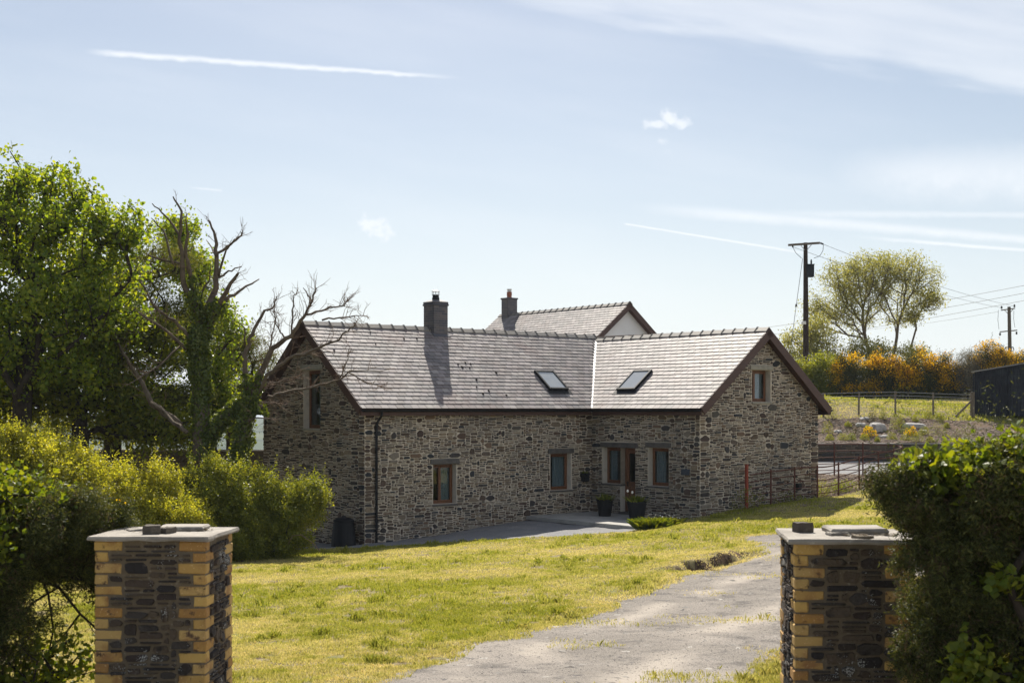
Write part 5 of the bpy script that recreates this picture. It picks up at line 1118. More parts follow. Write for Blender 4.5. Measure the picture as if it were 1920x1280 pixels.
tree('broadleaf_tree', 'sunlit yellow-green tree glowing just behind the dead ivy-clad trunk', 'tree', trunkpts(400, 43, [(398, 820, 43), (395, 760, 43), (385, 700, 43)]),
     [E_(330, 440, 44, .7, .9, .6), E_(350, 500, 44, .9, .9, .7), E_(395, 590, 43.5, .7, .8, .6), E_(405, 700, 43, .9, .8, .8), E_(410, 780, 43, .9, .7, .6), E_(320, 640, 44, 1.2, 1.0, .8), E_(430, 620, 43.5, .5, .6, .4), E_(300, 760, 44, 1.3, 1, .7)],
     620, 42, 0.10, 'sycamore', 'bark', 109, sig=0.22, tip=0.010, asp=0.8, five=True, thr=0.44, nscale=1.2)

# the dead ivy-clad trees, limb by limb
def limbs(scale0, polys, Y, r, dep):
    out = []
    for k, (pts, r0, r1) in enumerate(polys):
        ph = dep.get(k, r.uniform(-1, 1)); n = len(pts); P = []
        for i, (zx, zy) in enumerate(pts): P.append(W(260+zx/2.56, 360+zy/2.56, Y+ph*(i/max(1, n-1))*1.6))
        out.append((np.array(P), r0, r1))
    return out
def twig_spray(b, P, r, n, L, rad=0.006, up=0.5, m=0, gen=2):
    for i in range(n):
        t = r.uniform(0.15, 1.0)*(len(P)-1); k = min(int(t), len(P)-2); s = P[k]+(P[k+1]-P[k])*(t-k); ax = P[k+1]-P[k]; ax = ax/(np.linalg.norm(ax)+1e-9)
        d = ax*0.8+r.normal(0, .7, 3)+np.array([0, 0, up]); d /= np.linalg.norm(d); l = L*r.uniform(.4, 1.3); m1 = s+d*l*.5+r.normal(0, .07, 3)*l; e = s+d*l+r.normal(0, .12, 3)*l
        Q = np.array([s, m1, e]); b.tube(Q, [rad, rad*.8, rad*.4], 3, m, cap=False)
        if gen > 1: twig_spray(b, Q, r, r.integers(2, 4), l*.55, rad*.65, up*.6, m, gen-1)
def dead_tree(label, Y, base, polys, ivy, seed, twigs, deps={}):
    r = np.random.default_rng(seed); t = thing('dead_tree', label, 'tree', base); b = MB(); tw = MB(); L = limbs(0, polys, Y, r, deps)
    for (P, r0, r1) in L:
        n = len(P); s = np.linspace(0, n-1, (n-1)*4+1); Q = np.column_stack([np.interp(s, np.arange(n), P[:, k]) for k in range(3)]); Q[1:-1] += r.normal(0, 0.018, Q[1:-1].shape)
        b.tube(Q, np.linspace(r0, r1, len(Q)), 8 if r0 > .05 else 5, 0)
    for (k, n, l, up) in twigs: twig_spray(tw, L[k][0], r, n, l, 0.009, up)
    b.build('trunk', MT['greybark'], t, smooth=True); tw.build('twigs', MT['twig'], t)
    iv = MB()
    for (k, t0, t1, n, rad) in ivy:
        P = L[k][0]; m = len(P)-1; tt = r.uniform(t0, t1, n)*m; i = np.minimum(tt.astype(int), m-1); c = P[i]+(P[i+1]-P[i])*(tt-i)[:, None]; a = r.uniform(0, 6.283, n); lump = 0.65+0.8*vnoise(c+np.column_stack([np.cos(a), np.sin(a), a*0])*.4, 2.2, seed)
        rr = rad*lump*r.uniform(.6, 1.1, n); ax = P[-1]-P[0]; ax /= np.linalg.norm(ax); h = np.cross(ax, [0.2, 1, 0.1]); h /= np.linalg.norm(h); h2 = np.cross(ax, h)
        Nn = h*np.cos(a)[:, None]+h2*np.sin(a)[:, None]; leaves_add(iv, c+Nn*rr[:, None], 0.075, r, nrm=Nn*1.4, asp=0.9, five=True, droop=0.6)
    iv.build('ivy', MT['ivy'], t)
YD1, YD2 = 36.5, 36.0
polys1 = [ # points in a 2.56x enlargement of the photograph, thick and thin radius
 ([(300,1290),(300,1000),(292,800),(288,640)], .26, .17),
 ([(288,660),(280,560),(215,440),(205,340),(198,210),(205,90),(165,22)], .11, .018),
 ([(198,212),(130,110),(65,55)], .04, .014), ([(165,345),(120,190),(60,125)], .04, .012), ([(205,345),(100,320),(20,290)], .045, .015), ([(203,130),(240,100)], .022, .01),
 ([(290,560),(250,400),(225,310),(235,200),(228,135)], .08, .018), ([(235,280),(270,262)], .025, .01),
 ([(305,660),(325,560),(370,460),(372,300),(365,210),(335,135)], .12, .02), ([(372,305),(325,230)], .03, .012), ([(370,310),(440,250),(495,210),(498,188)], .045, .014), ([(382,412),(430,380),(495,358)], .04, .014), ([(385,400),(420,280),(460,225)], .04, .012),
 ([(320,690),(380,560),(420,480),(465,400),(480,388)], .11, .02), ([(415,525),(500,465),(578,418)], .055, .016), ([(420,490),(405,445)], .02, .01),
 ([(265,720),(170,620),(90,560),(0,425)], .06, .018), ([(240,760),(100,640),(0,580)], .055, .02), ([(300,500),(340,400),(345,350)], .03, .01),
 ([(320,1200),(400,1090),(500,1010),(590,1030)], .16, .07), ([(200,1120),(60,1010),(20,920),(-60,800),(-110,700)], .10, .03), ([(60,1010),(160,1090),(230,1150)], .05, .06), ([(200,740),(60,860),(-60,930)], .03, .012), ([(30,900),(60,850),(100,840)], .02, .01)]
dead_tree('tall dead ivy-clad tree with bare antler-like branches left of the cottage', YD1, G(378, YD1), polys1,
          [(0, 0, 1, 6400, .27), (1, 0, .28, 700, .20), (6, 0, .25, 400, .16), (8, 0, .25, 600, .20), (13, 0, .35, 700, .20), (19, 0, 1, 2600, .24)], 201,
          [(1, 6, .4, .6), (4, 8, .5, .2), (6, 6, .4, .5), (8, 7, .45, .5), (10, 8, .35, .5), (12, 6, .35, .5), (13, 9, .6, .3), (14, 4, .3, .4), (16, 12, .6, .1), (17, 12, .6, .1), (20, 20, .8, .3), (22, 8, .5, .1)], {0: 0.0, 1: -.6, 8: .3, 13: -.5, 19: -.3})
polys2 = [
 ([(480,1300),(495,1200),(512,1080),(535,975)], .20, .15),
 ([(530,985),(512,860),(505,780),(545,680),(600,570),(640,560),(662,500)], .085, .014), ([(510,740),(512,660),(490,630)], .03, .01),
 ([(545,985),(590,860),(640,750),(730,690),(790,600),(830,530),(855,460)], .10, .016), ([(832,530),(790,460)], .025, .01), ([(735,690),(740,600),(745,500),(760,480)], .032, .01), ([(800,590),(900,565),(985,545),(997,525)], .035, .012), ([(880,615),(1000,600),(1080,592)], .03, .01),
 ([(560,985),(620,880),(720,800),(860,750),(960,700),(1040,640)], .065, .014), ([(620,980),(720,960),(850,935),(960,900),(1010,860),(1200,850)], .045, .010), ([(1010,868),(1100,915),(1180,935)], .02, .008), ([(960,900),(1005,800),(1010,750)], .018, .007),
 ([(530,1010),(610,1010),(660,1010),(690,1040)], .035, .012), ([(540,990),(600,930),(700,900),(780,880)], .035, .01), ([(505,1110),(560,1080),(640,1085)], .03, .012), ([(600,850),(640,700),(655,600)], .03, .01), ([(700,700),(660,640),(650,560)], .025, .01)]
dead_tree('smaller dead tree leaning right, bare twigs reaching over the cottage roof', YD2, G(447, YD2), polys2,
          [(0, 0, 1, 2600, .25), (1, 0, .15, 300, .18), (3, 0, .15, 300, .18)], 203,
          [(1, 20, .5, .6), (3, 34, .6, .5), (5, 10, .4, .5), (6, 20, .45, .4), (7, 16, .4, .3), (8, 26, .6, .4), (9, 22, .5, .2), (10, 14, .4, .1), (11, 8, .3, .5), (12, 18, .6, .2), (13, 30, .6, .1), (14, 8, .5, 0), (15, 16, .5, .5), (16, 14, .4, .5)], {0: 0.0, 3: -.5, 8: -.9, 9: -.9, 10: -.2, 1: .2, 6: 0, 7: 0})

# ---------------------------------------------------------------- hedge and shrubs in front of the trees
def shrub(name, label, cat, base, ells, n, leaf, mleaf, seed, asp=0.6, shell=0.45, thr=0.30, nscale=1.6, stems=26, spr=0.10, ncl=None, flower=None, group=None, five=False, sh=(0.5, 0.5), bark='bark', nrm=(0, 0, .6), sprays=0, tip=0.008, dry=None, lumps=0, lr=.3):
    r = np.random.default_rng(seed); t = thing(name, label, cat, base, group); ncl = ncl or max(12, n//70)
    ells = list(ells)
    for _ in range(lumps):
        c, a = ells[r.integers(0, min(len(ells), 7))]; d = r.normal(0, 1, 3); d[2] = abs(d[2])*1.1-.25; d /= np.linalg.norm(d); q = lr*r.uniform(.5, 1.25); ells.append((np.array(c)+d*np.array(a)*.95, (q, q, q*.8)))
    cl = blob_points(r, ells, ncl, shell, thr, nscale, seed); k = max(1, n//len(cl)); C = np.repeat(cl, k, 0); P = C+r.normal(0, 1, C.shape)*spr
    lo = ground_z(P[:, 0], P[:, 1]); P = P[P[:, 2] > lo+0.02]
    b = MB(); leaves_add(b, P, leaf, r, asp=asp, nrm=np.array(nrm), five=five)
    if sprays:   # shoots standing out of the top
        tp = cl[cl[:, 2] > np.quantile(cl[:, 2], .5)]; tp = tp[r.integers(0, len(tp), sprays)]
        for p in tp:
            d = r.normal(0, .28, 3)+np.array([0, 0, 1]); L = r.uniform(.2, .55); q = np.linspace(0, 1, 16)[:, None]; leaves_add(b, p+d*q*L+r.normal(0, .022, (16, 3)), leaf*.9, r, asp=asp, five=five)
    b.build('foliage', MT[mleaf], t)
    sc_ = cl[r.integers(0, len(cl), min(len(cl), 160))]; g0 = np.array(base, float); tr = [g0, g0+np.array([0, 0, .35])]
    s, _, _ = grow(None, tr, sc_, r, tip=tip, ex=0.42, step=0.35); s.build('stems', MT[bark], t, smooth=True)
    if dry:
        b = MB(); cl2 = cl[r.random(len(cl)) < dry[1]]; C = np.repeat(cl2, dry[2], 0); Q = C+r.normal(0, 1, C.shape)*spr; leaves_add(b, Q, leaf, r, asp=asp); b.build('dry_foliage', MT[dry[0]], t)
    if flower:   # (count, size, min height quantile, cluster n)
        top = cl[cl[:, 2] > np.quantile(cl[:, 2], flower[2])]; top = top[fbm(top, .9, 2, seed+70) > flower[4]] if len(flower) > 4 else top; f = top[r.integers(0, len(top), flower[0])]+np.array([0, -.10, .10])*min(1.0, flower[1]*14)
        Q = np.repeat(f, flower[3], 0); Q = Q+r.normal(0, 1, Q.shape)*flower[1]*1.8+np.array([0, -.02, .03]); b = MB(); leaves_add(b, Q, flower[1], r, asp=.9); b.build('flowers', MT['flower'], t)
    return t
shrub('hedge', 'tall sunlit yellow-green hedge at the left, behind the bramble bush', 'hedge', G(30, 29), [E_(-80, 930, 29, 2.0, 1.3, 1.3), E_(40, 930, 29, 1.9, 1.3, 1.25), E_(140, 960, 29.5, 1.4, 1.2, 1.15), E_(60, 1020, 28.5, 2.0, 1.0, .9), E_(30, 860, 29.3, 1.2, .9, .65)], 230000, 0.058, 'hedge', 301, sprays=1500, thr=0.37, nscale=2.2, spr=0.085, ncl=3600, lumps=30, lr=.38)
shrub('hedge_bush', 'pale green small-leaved bush in the middle of the hedge line', 'shrub', G(255, 30), [E_(225, 970, 30, 1.15, 1.1, 1.15), E_(310, 1000, 30, 1.1, 1.1, 1.0), E_(270, 930, 30.4, .8, .8, .6), E_(190, 1010, 29.6, 1.1, .9, .8)], 170000, 0.052, 'hedge', 303, sprays=900, thr=0.37, nscale=2.4, spr=0.08, ncl=2800, lumps=22, lr=.34)
shrub('hedge_bush', 'darker green bush at the right end of the hedge, before the gable', 'shrub', G(490, 32), [E_(400, 950, 31.5, 1.1, 1.1, 1.15), E_(480, 970, 32, 1.1, 1.1, 1.05), E_(545, 955, 32, .78, .9, .62), E_(470, 1010, 31.5, 1.3, .9, .6), E_(380, 1020, 31, 1.2, .9, .55), E_(575, 940, 32.3, .4, .5, .28)], 190000, 0.060, 'hedgegreen', 305, sprays=900, thr=0.38, nscale=2.4, spr=0.08, ncl=3000, lumps=22, lr=.32)
b = MB(); q = W(540, 1020, 31); b.tube([q, W(548, 1004, 31), W(565, 1002, 31), W(590, 1020, 31), W(600, 1033, 31)], 0.010, 4); tag(b.build('bramble_cane', MT['twig'], loc=q), 'bare arching bramble cane beside the right end of the hedge', 'cane')

# foreground gorse and bramble
YL = 10.6
shrub('gorse_bush', 'dark tangled gorse bush with a few yellow flowers behind the left pillar', 'gorse bush', (-4.6, YL, gz(-4.6, YL)-.1), [((-4.45, YL, EYE-1.18), (.85, .8, .50)), ((-3.75, YL+.1, EYE-.98), (.52, .6, .34)), ((-5.3, YL, EYE-1.0), (.9, .9, .55)), ((-4.6, YL-.1, EYE-1.75), (.95, .7, .65)), ((-3.55, YL+.2, EYE-1.28), (.34, .4, .30))],
      240000, 0.038, 'gorse', 401, asp=0.24, thr=0.36, nscale=3.6, spr=0.038, ncl=4200, sprays=200, lumps=26, lr=.16, flower=(14, 0.022, .3, 8), dry=('drygorse', .25, 30), tip=0.006)
shrub('bramble', 'bright green bramble scrambling over the gorse at the left edge', 'bramble', (-4.9, YL-.2, gz(-4.9, YL)-.1), [((-4.2, YL-.1, EYE-.62), (.50, .5, .13)), ((-4.9, YL-.1, EYE-.50), (.6, .6, .2)), ((-3.75, YL-.1, EYE-.74), (.35, .4, .08)), ((-4.2, YL-.62, EYE-1.0), (.45, .14, .35))], 4200, 0.048, 'bramble', 403, asp=.8, five=True, spr=0.06, ncl=420, thr=None, shell=.3, tip=0.004)
shrub('bramble', 'low green bramble at the foot of the left pillar', 'bramble', (-3.75, YL-.2, gz(-3.75, YL)-.05), [((-3.75, YL-.1, EYE-2.05), (.5, .3, .32)), ((-4.3, YL-.2, EYE-2.2), (.6, .3, .3))], 1700, 0.045, 'bramble', 404, asp=.8, five=True, spr=0.06, ncl=240, thr=None, shell=.3, tip=0.004)
b = MB(); r = np.random.default_rng(9)
for (pts, ra) in (([(40, 1075), (110, 1100), (150, 1150), (200, 1195)], .016), ([(90, 1060), (130, 1075), (200, 1100)], .013), ([(20, 1180), (60, 1130), (110, 1100), (120, 1040)], .012), ([(150, 1150), (120, 1190), (70, 1240)], .01), ([(60, 1040), (90, 1110), (100, 1180), (80, 1280)], .012)):
    P = np.array([W(a, c, YL+.15+r.uniform(-.1, .1)) for a, c in pts]); b.tube(P, np.linspace(ra, ra*.5, len(P)), 6); twig_spray(b, P, r, 12, .22, .0035, .1, 0, 2)
tag(b.build('fallen_branch', MT['bark'], loc=W(90, 1100, YL)), 'bare crooked branches poking out of the gorse towards the left pillar', 'branch')
YR = 8.7
shrub('gorse_bush', 'large dark gorse bush growing over the right gate pillar', 'gorse bush', (3.35, YR, gz(3.35, YR)-.1), [((3.12, YR, EYE-.62), (.60, .55, .32)), ((2.95, YR, EYE-1.25), (.34, .4, .45)), ((3.55, YR+.1, EYE-.85), (.75, .7, .55)), ((3.5, YR, EYE-1.55), (.72, .6, .62)), ((3.05, YR-.05, EYE-1.00), (.40, .45, .42)), ((2.66, YR, EYE-.60), (.24, .3, .17)), ((2.90, YR, EYE-1.72), (.26, .35, .25)), ((4.0, YR, EYE-1.2), (.7, .6, .8))],
      330000, 0.036, 'gorse', 411, asp=0.24, thr=0.36, nscale=3.8, spr=0.036, ncl=5200, sprays=260, lumps=30, lr=.13, dry=('drygorse', .40, 34), tip=0.006)
shrub('bramble', 'sunlit bramble leaves trailing over the top of the right gorse bush', 'bramble', (3.5, YR, gz(3.5, YR)-.1), [((3.0, YR-.05, EYE-.36), (.42, .45, .10)), ((3.45, YR-.05, EYE-.27), (.38, .4, .09)), ((2.86, YR-.1, EYE-.47), (.2, .3, .06)), ((3.42, YR-.5, EYE-.55), (.3, .15, .16)), ((2.9, YR-.5, EYE-1.62), (.16, .12, .18)), ((3.1, YR-.55, EYE-1.08), (.1, .08, .1)), ((3.4, YR-.5, EYE-1.7), (.35, .1, .2))], 3800, 0.054, 'bramble', 413, asp=.8, five=True, spr=0.05, ncl=330, thr=None, shell=.2, tip=0.004)

# ---------------------------------------------------------------- gorse hedge and trees beyond the field
gs = [(1500, 73, 1.4, 1.6, 'hedgegreen'), (1545, 73.5, 1.5, 1.55, 'hedgegreen')]
shrub('hedge_bush', 'green leafy bush at the left end of the gorse hedge, by the roof', 'shrub', G(1520, 76), [E_(1500, 712, 76, 1.3, 1.0, 1.3), E_(1545, 708, 76, 1.3, 1.0, 1.5), E_(1480, 735, 76, 1.0, .9, .9), E_(1540, 745, 75.6, 1.3, .8, .8)], 30000, 0.12, 'hedgegreen', 501, thr=.26, spr=.18, ncl=600)
gl = ['gorse bush in flower, leftmost of the row behind the stock fence', 'gorse bush in flower, second from the left behind the fence', 'gorse bush in flower at the middle of the row behind the fence', 'gorse bush with sparser flowers left of the pale grey bush', 'gorse bush covered in yellow flower behind the dark shed', 'gorse bush in flower at the right edge above the shed roof']
for k, (a, c, rx, rz, fl, th_) in enumerate([(1600, 712, 1.25, 1.55, 230, .40), (1668, 708, 1.2, 1.5, 260, .42), (1728, 706, 1.15, 1.6, 230, .42), (1780, 712, 1.1, 1.5, 150, .42), (1862, 690, 1.25, 1.5, 260, .36), (1925, 700, 1.2, 1.3, 90, .4)]):
    Y = 75.5+0.2*(k % 2); g0 = G(a, Y)
    shrub('gorse_bush', gl[k], 'gorse bush', g0, [E_(a-8, c, Y, rx, .9, rz), E_(a+18, c+8, Y, rx*.85, .9, rz*.85), E_(a, c+35, Y-.2, rx*1.15, .8, .9), (np.array(E_(a-20, c+5, Y, 1, 1, 1)[0]), (rx*.7, .8, rz*.8))], 30000, 0.10, 'gorse', 510+k, asp=.32, thr=.26, spr=.15, ncl=700, sprays=90, flower=(fl*4, 0.075, .30, 8, th_), group='gorse bushes behind the stock fence', dry=('drygorse', .2, 8))
shrub('dry_bush', 'pale grey twiggy bush in the gorse row, left of the shed', 'shrub', G(1815, 75), [E_(1818, 690, 75.2, .95, .8, 1.1), E_(1820, 715, 75, 1.1, .8, 1.0)], 20000, 0.08, 'palebush', 530, asp=.25, thr=.24, spr=.13, ncl=500, sprays=50) if MT.setdefault('palebush', mat('pale_bush_leaves', (0.2, 0.19, 0.14), 0.7, 0.2, island=[(0.15, 0.145, 0.11), (0.22, 0.20, 0.15), (0.28, 0.25, 0.19)], transl=0.3, sheen=(1.2, 1.15, .9))) else 0
def ash_extra(b, r): pass
YA = 100
MT['greybark2'] = mat('ash_bark', (0.13, 0.10, 0.075), 0.9, 0.15)
tree('ash_tree', 'round-headed ash tree with bare lower stems on the skyline', 'tree', trunkpts(1648, YA, [(1648, 700, YA), (1640, 665, YA)]),
     [E_(1590, 528, YA, 2.4, 2.2, 1.7), E_(1640, 503, YA, 2.6, 2.4, 1.35), E_(1560, 560, YA, 1.9, 1.9, 1.6), E_(1540, 600, YA, 1.5, 1.4, 1.3), E_(1620, 560, YA, 2.2, 1.9, 1.2), E_(1525, 570, YA, .9, 1, .8), E_(1600, 600, YA, 1.6, 1.4, .8)],
     700, 34, 0.15, 'ash', 'greybark2', 601, sig=0.28, tip=0.015, ex=0.36, asp=.5, thr=.43, shell=.6, pw=0.6, nscale=.7, step=0.8)
tree('ash_tree', 'second ash stem forking low under the same round head, to the right', 'tree', trunkpts(1668, YA, [(1668, 700, YA), (1674, 668, YA)]),
     [E_(1690, 505, YA, 2.1, 2.0, 1.4), E_(1665, 540, YA, 1.5, 1.8, 1.2), E_(1680, 590, YA, 1.3, 1.4, .8), E_(1650, 520, YA, 1.6, 1.7, 1.3), E_(1730, 530, YA, 1.6, 1.8, 1.3), E_(1700, 555, YA, 1.6, 1.6, .9), E_(1752, 545, YA, .8, 1.0, .9)],
     460, 34, 0.15, 'ash', 'greybark2', 602, sig=0.28, tip=0.015, ex=0.36, asp=.5, thr=.43, shell=.62, pw=0.6, nscale=.7, step=0.8)
tree('ash_tree', 'slender third ash stem with thin foliage at the far right of the clump', 'tree', trunkpts(1712, YA, [(1712, 690, YA), (1708, 650, YA), (1718, 615, YA)]), [E_(1742, 560, YA, .9, 1.1, .8), E_(1705, 590, YA, .8, .9, .6), E_(1715, 665, YA, .9, .9, .6)], 110, 40, 0.16, 'ash', 'greybark2', 603, sig=.3, tip=.015, ex=.38, thr=.4, shell=.6, step=.8)
tree('elder_tree', 'low broad bushy tree below the ash, partly behind the tall pole', 'tree', trunkpts(1600, 96, [(1600, 690, 96), (1598, 660, 96)]), [E_(1500, 650, 96, 1.5, 1.5, 1.2), E_(1560, 645, 96, 1.9, 1.6, 1.2), E_(1630, 660, 96, 1.6, 1.5, .9), E_(1690, 668, 96, 1.4, 1.4, .7), E_(1720, 665, 96, 1.0, 1.0, .6), E_(1560, 690, 95, 3.2, 1.6, .9), E_(1530, 615, 96, .8, 1, .8), E_(1485, 640, 96, .7, .8, .8)],
     900, 30, 0.15, 'ash', 'greybark2', 605, sig=.26, tip=.012, ex=.40, thr=.42, shell=.5, step=.8)

# ---------------------------------------------------------------- planting on the bank
def tuft(name, label, px, py, Y, w, h, m, seed, n=460, leaf=.06, asp=.3, fl=None, cat='plant', group='small plants on the bank'):
    x = W(px, 0, Y)[0]; z = gz(x, Y); r = np.random.default_rng(seed); t = thing(name, label, cat, (x, Y, z), group)
    d = r.normal(0, 1, (n, 3)); d[:, 2] = abs(d[:, 2]); d /= np.linalg.norm(d, axis=1)[:, None]; w, h = w*1.35, h*1.3; P = np.array([x, Y, z])+d*np.array([w/2, w/2, h])*(r.random((n, 1))**.35); b = MB(); leaves_add(b, P, leaf, r, asp=asp, nrm=d*.3); b.build('foliage', MT[m], t)
    b = MB()
    for k in range(5): e = np.array([x, Y, z])+r.normal(0, .25, 3)*np.array([w, w, 0])+np.array([0, 0, h*.6]); b.tube([(x, Y, z-.05), e], .008, 3, cap=False)
    b.build('stems', MT['twig'], t)
    if fl: b = MB(); leaves_add(b, P[:fl]+d[:fl]*.03, leaf*1.1, r, asp=1.); b.build('flowers', MT['flower'], t)
def ybank(px, py):    # depth on the bank where the photograph shows row py
    best = None
    for Y in np.arange(54.9, 61.5, 0.1):
        x = (px-960)/F*Y; yy = 768+(EYE-gz(x, Y))/Y*F
        if best is None or abs(yy-py) < best[0]: best = (abs(yy-py), Y)
    return max(best[1], 55.4)
PL_ = [(1556, 826, .30, .24, 'hedgegreen', 'round green tuft'), (1580, 825, .42, .26, 'hedgegreen', 'grey-green tuft'), (1597, 825, .34, .26, 'bramble', 'bright green ball'), (1621, 825, .34, .22, 'hedgegreen', 'low green tuft'), (1672, 824, .38, .28, 'hedgegreen', 'green ball'), (1698, 826, .36, .28, 'hedgegreen', 'grey tuft'), (1719, 828, .5, .34, 'darkleaf', 'dark bushy tuft'), (1744, 829, .3, .2, 'hedgegreen', 'small tuft'),
       (1602, 816, .70, .48, 'gorse', 'wide brown-green heather clump'), (1551, 812, .44, .48, 'hedgegreen', 'upright green shrub'), (1697, 812, .46, .34, 'bramble', 'green clump'), (1733, 815, .42, .32, 'hedgegreen', 'round clump'), (1760, 818, .72, .55, 'bramble', 'large yellow-green clump'), (1808, 828, .90, .60, 'bramble', 'widest yellow-green clump'), (1679, 806, .40, .60, 'hedgegreen', 'tall wispy clump'), (1688, 797, .34, .34, 'darkleaf', 'dark clump'),
       (1627, 806, .26, .20, 'hedgegreen', 'tiny tuft'), (1560, 783, .4, .5, 'hedgegreen', 'thin sapling'), (1636, 790, .3, .55, 'gorse', 'thin twiggy shrub'), (1717, 791, .3, .3, 'hedgegreen', 'small clump'), (1762, 790, .34, .32, 'darkleaf', 'dark low clump'), (1741, 785, .36, .42, 'hedgegreen', 'leafy clump'), (1655, 786, .3, .4, 'hedgegreen', 'grey-leaved shrub'), (1590, 800, .26, .2, 'hedgegreen', 'small green tuft'), (1775, 802, .24, .2, 'hedgegreen', 'small sprig'), (1645, 828, .2, .18, 'hedgegreen', 'tiny green tuft')]
spots = ['nearest the cottage corner', 'low on the bank', 'just above the wall', 'above the railing curve', 'in the lowest row', 'right of the middle', 'in the bottom row', 'at the wall top']
for k, (px, py, w, h, m, lb) in enumerate(PL_):
    x_, y_ = round(px/1920*100), py
    side = 'left' if px < 1620 else 'middle' if px < 1720 else 'right'; row = 'along the wall top' if py > 820 else 'half way up' if py > 803 else 'near the fence'
    tuft('bank_plant', f'{lb} {"in" if side == "middle" else "on"} the {side} of the planted bank, {row}', px, py, ybank(px, py), w, h, m, 700+k, leaf=.055)
tuft('flowering_plant', 'orange-yellow flowering clump left on the bank, below the pale boulder', 1630, 818, ybank(1630, 818), .5, .34, 'bramble', 760, fl=170)
tuft('flowering_plant', 'orange-yellow flowering clump right on the bank, beside a dark tuft', 1708, 817, ybank(1708, 817), .42, .32, 'bramble', 761, fl=140)
def rock(label, px, py, w, d, h, m, seed, rot=0, tilt=.2):
    Y = ybank(px, py); x = W(px, 0, Y)[0]; z = gz(x, Y); rr = np.random.default_rng(seed); b = MB(); K = 9; V = []
    for (s, zz) in ((1.0, -.12), (1.08, h*.35), (.86, h*.85), (.45, h)):
        for i in range(K):
            a = 6.283*i/K; q = s*(1+.22*math.sin(i*2.3+seed)); u, v = math.cos(a)*w/2*q, math.sin(a)*d/2*q; V.append((x+u*math.cos(rot)-v*math.sin(rot), Y+u*math.sin(rot)+v*math.cos(rot), z+zz+rr.uniform(-.02, .02)+v*tilt))
    Fs = [(j*K+i, j*K+(i+1) % K, (j+1)*K+(i+1) % K, (j+1)*K+i) for j in range(3) for i in range(K)]+[tuple(range(3*K, 4*K))]; b.add(V, Fs); tag(b.build('boulder', MT[m], loc=(x, Y, z)), label, 'boulder', 'rocks on the planted bank')
rock('largest pale boulder in the middle of the planted bank', 1645, 807, .72, .6, .34, 'rock', 1, .2)
rock('long flat pale slab high on the bank, right of the big boulder', 1712, 800, .95, .5, .16, 'rock', 2, .1)
rock('small flat pale rock left of the big boulder, higher up', 1614, 798, .5, .35, .12, 'rock', 3, .3)
rock('little pale rock at the left of the bank, below the flat one', 1572, 811, .35, .25, .12, 'rock', 4, -.2)
rock('flat grey rock between the two flowering clumps', 1658, 820, .5, .3, .10, 'rock', 5, .1)
rock('narrow slab right of the middle of the bank', 1732, 809, .42, .3, .1, 'rock', 6, .6)
rock('thin flat stone near the top of the bank, by the fence', 1620, 786, .45, .3, .1, 'rock', 7, .1)
# plants in the bed behind the railing, and at the wall foot
for k, (px, Y, w, h, m, lb) in enumerate([(1541, 43.0, .45, .45, 'hedgegreen', 'leafy shrub in the bed at the right corner of the cottage'), (1570, 43.2, .55, .35, 'bramble', 'yellow-green shrub in the bed behind the railing'), (1590, 43.4, .7, .3, 'darkleaf', 'dark spreading shrub in the bed behind the railing'), (1405, 39.2, .9, .55, 'darkleaf', 'dark shrub against the foot of the right gable'), (1475, 41.0, 1.0, .30, 'darkleaf', 'dark low planting along the right gable by the railing')]):
    tuft('border_plant', lb, px, 0, Y, w, h, m, 780+k, n=500, leaf=.06, asp=.4, group='plants in the border by the railing')
def strap_clump(label, px, Y, n, h, m, seed, white=0):
    x = W(px, 0, Y)[0]; z = gz(x, Y); r = np.random.default_rng(seed); t = thing('garden_plant', label, 'plant', (x, Y, z)); b = MB()
    for k in range(n):
        a = r.uniform(0, 6.283); q = r.uniform(0, .28); base = np.array([x+math.cos(a)*q*1.5, Y+math.sin(a)*q, z-.02]); o = np.array([math.cos(a), math.sin(a), 0])*r.uniform(.05, .3); hh = h*r.uniform(.5, 1.1); w_ = np.array([-math.sin(a), math.cos(a), 0])*.012
        m1 = base+o*.4+ZZ*hh*.7; m2 = base+o+ZZ*hh; b.add([base-w_, base+w_, m1+w_*1.2, m2+o*.2-ZZ*.03, m1-w_*1.2], [(0, 1, 2, 3, 4)])
    b.build('foliage', MT[m], t)
    if white: b = MB(); leaves_add(b, np.array([x, Y, z])+r.normal(0, 1, (white, 3))*np.array([.3, .15, .06])+np.array([0, 0, h*.95]), .035, r, asp=1.); b.build('flowers', MT['whiteflower'], t)
strap_clump('bushy bright green clump at the end of the paving', 1221, 35.9, 420, .36, 'bramble', 90)
strap_clump('white-flecked green clump against the wall, right of the paving end', 1248, 36.5, 330, .30, 'hedgegreen', 91, white=60)

# ---------------------------------------------------------------- loose chippings and grass
def scatter_chips(name, pts, r, smin, smax, m, flat=.45):
    n = len(pts); s = r.uniform(smin, smax, n)**1.0; base = np.array([[-1, -.6, 0], [.9, -.8, 0], [1.1, .6, 0], [-.7, .9, 0], [-.1, 0, 1]], float)
    a = r.uniform(0, 6.283, n); ca, sa = np.cos(a), np.sin(a); B = base[None]*np.ones((n, 1, 1))+r.normal(0, .2, (n, 5, 3)); B[:, :, 2] *= flat; B *= s[:, None, None]*.5
    X = B[:, :, 0]*ca[:, None]-B[:, :, 1]*sa[:, None]; Y = B[:, :, 0]*sa[:, None]+B[:, :, 1]*ca[:, None]; V = np.stack([X, Y, B[:, :, 2]], -1)+pts[:, None]
    f = np.array([(0, 1, 4), (1, 2, 4), (2, 3, 4), (3, 0, 4)]); b = MB(); b.add(V.reshape(-1, 3), (f[None]+(np.arange(n)*5)[:, None, None]).reshape(-1, 3)); return tag(b.build(name, m), kind='stuff')
r = np.random.default_rng(77)
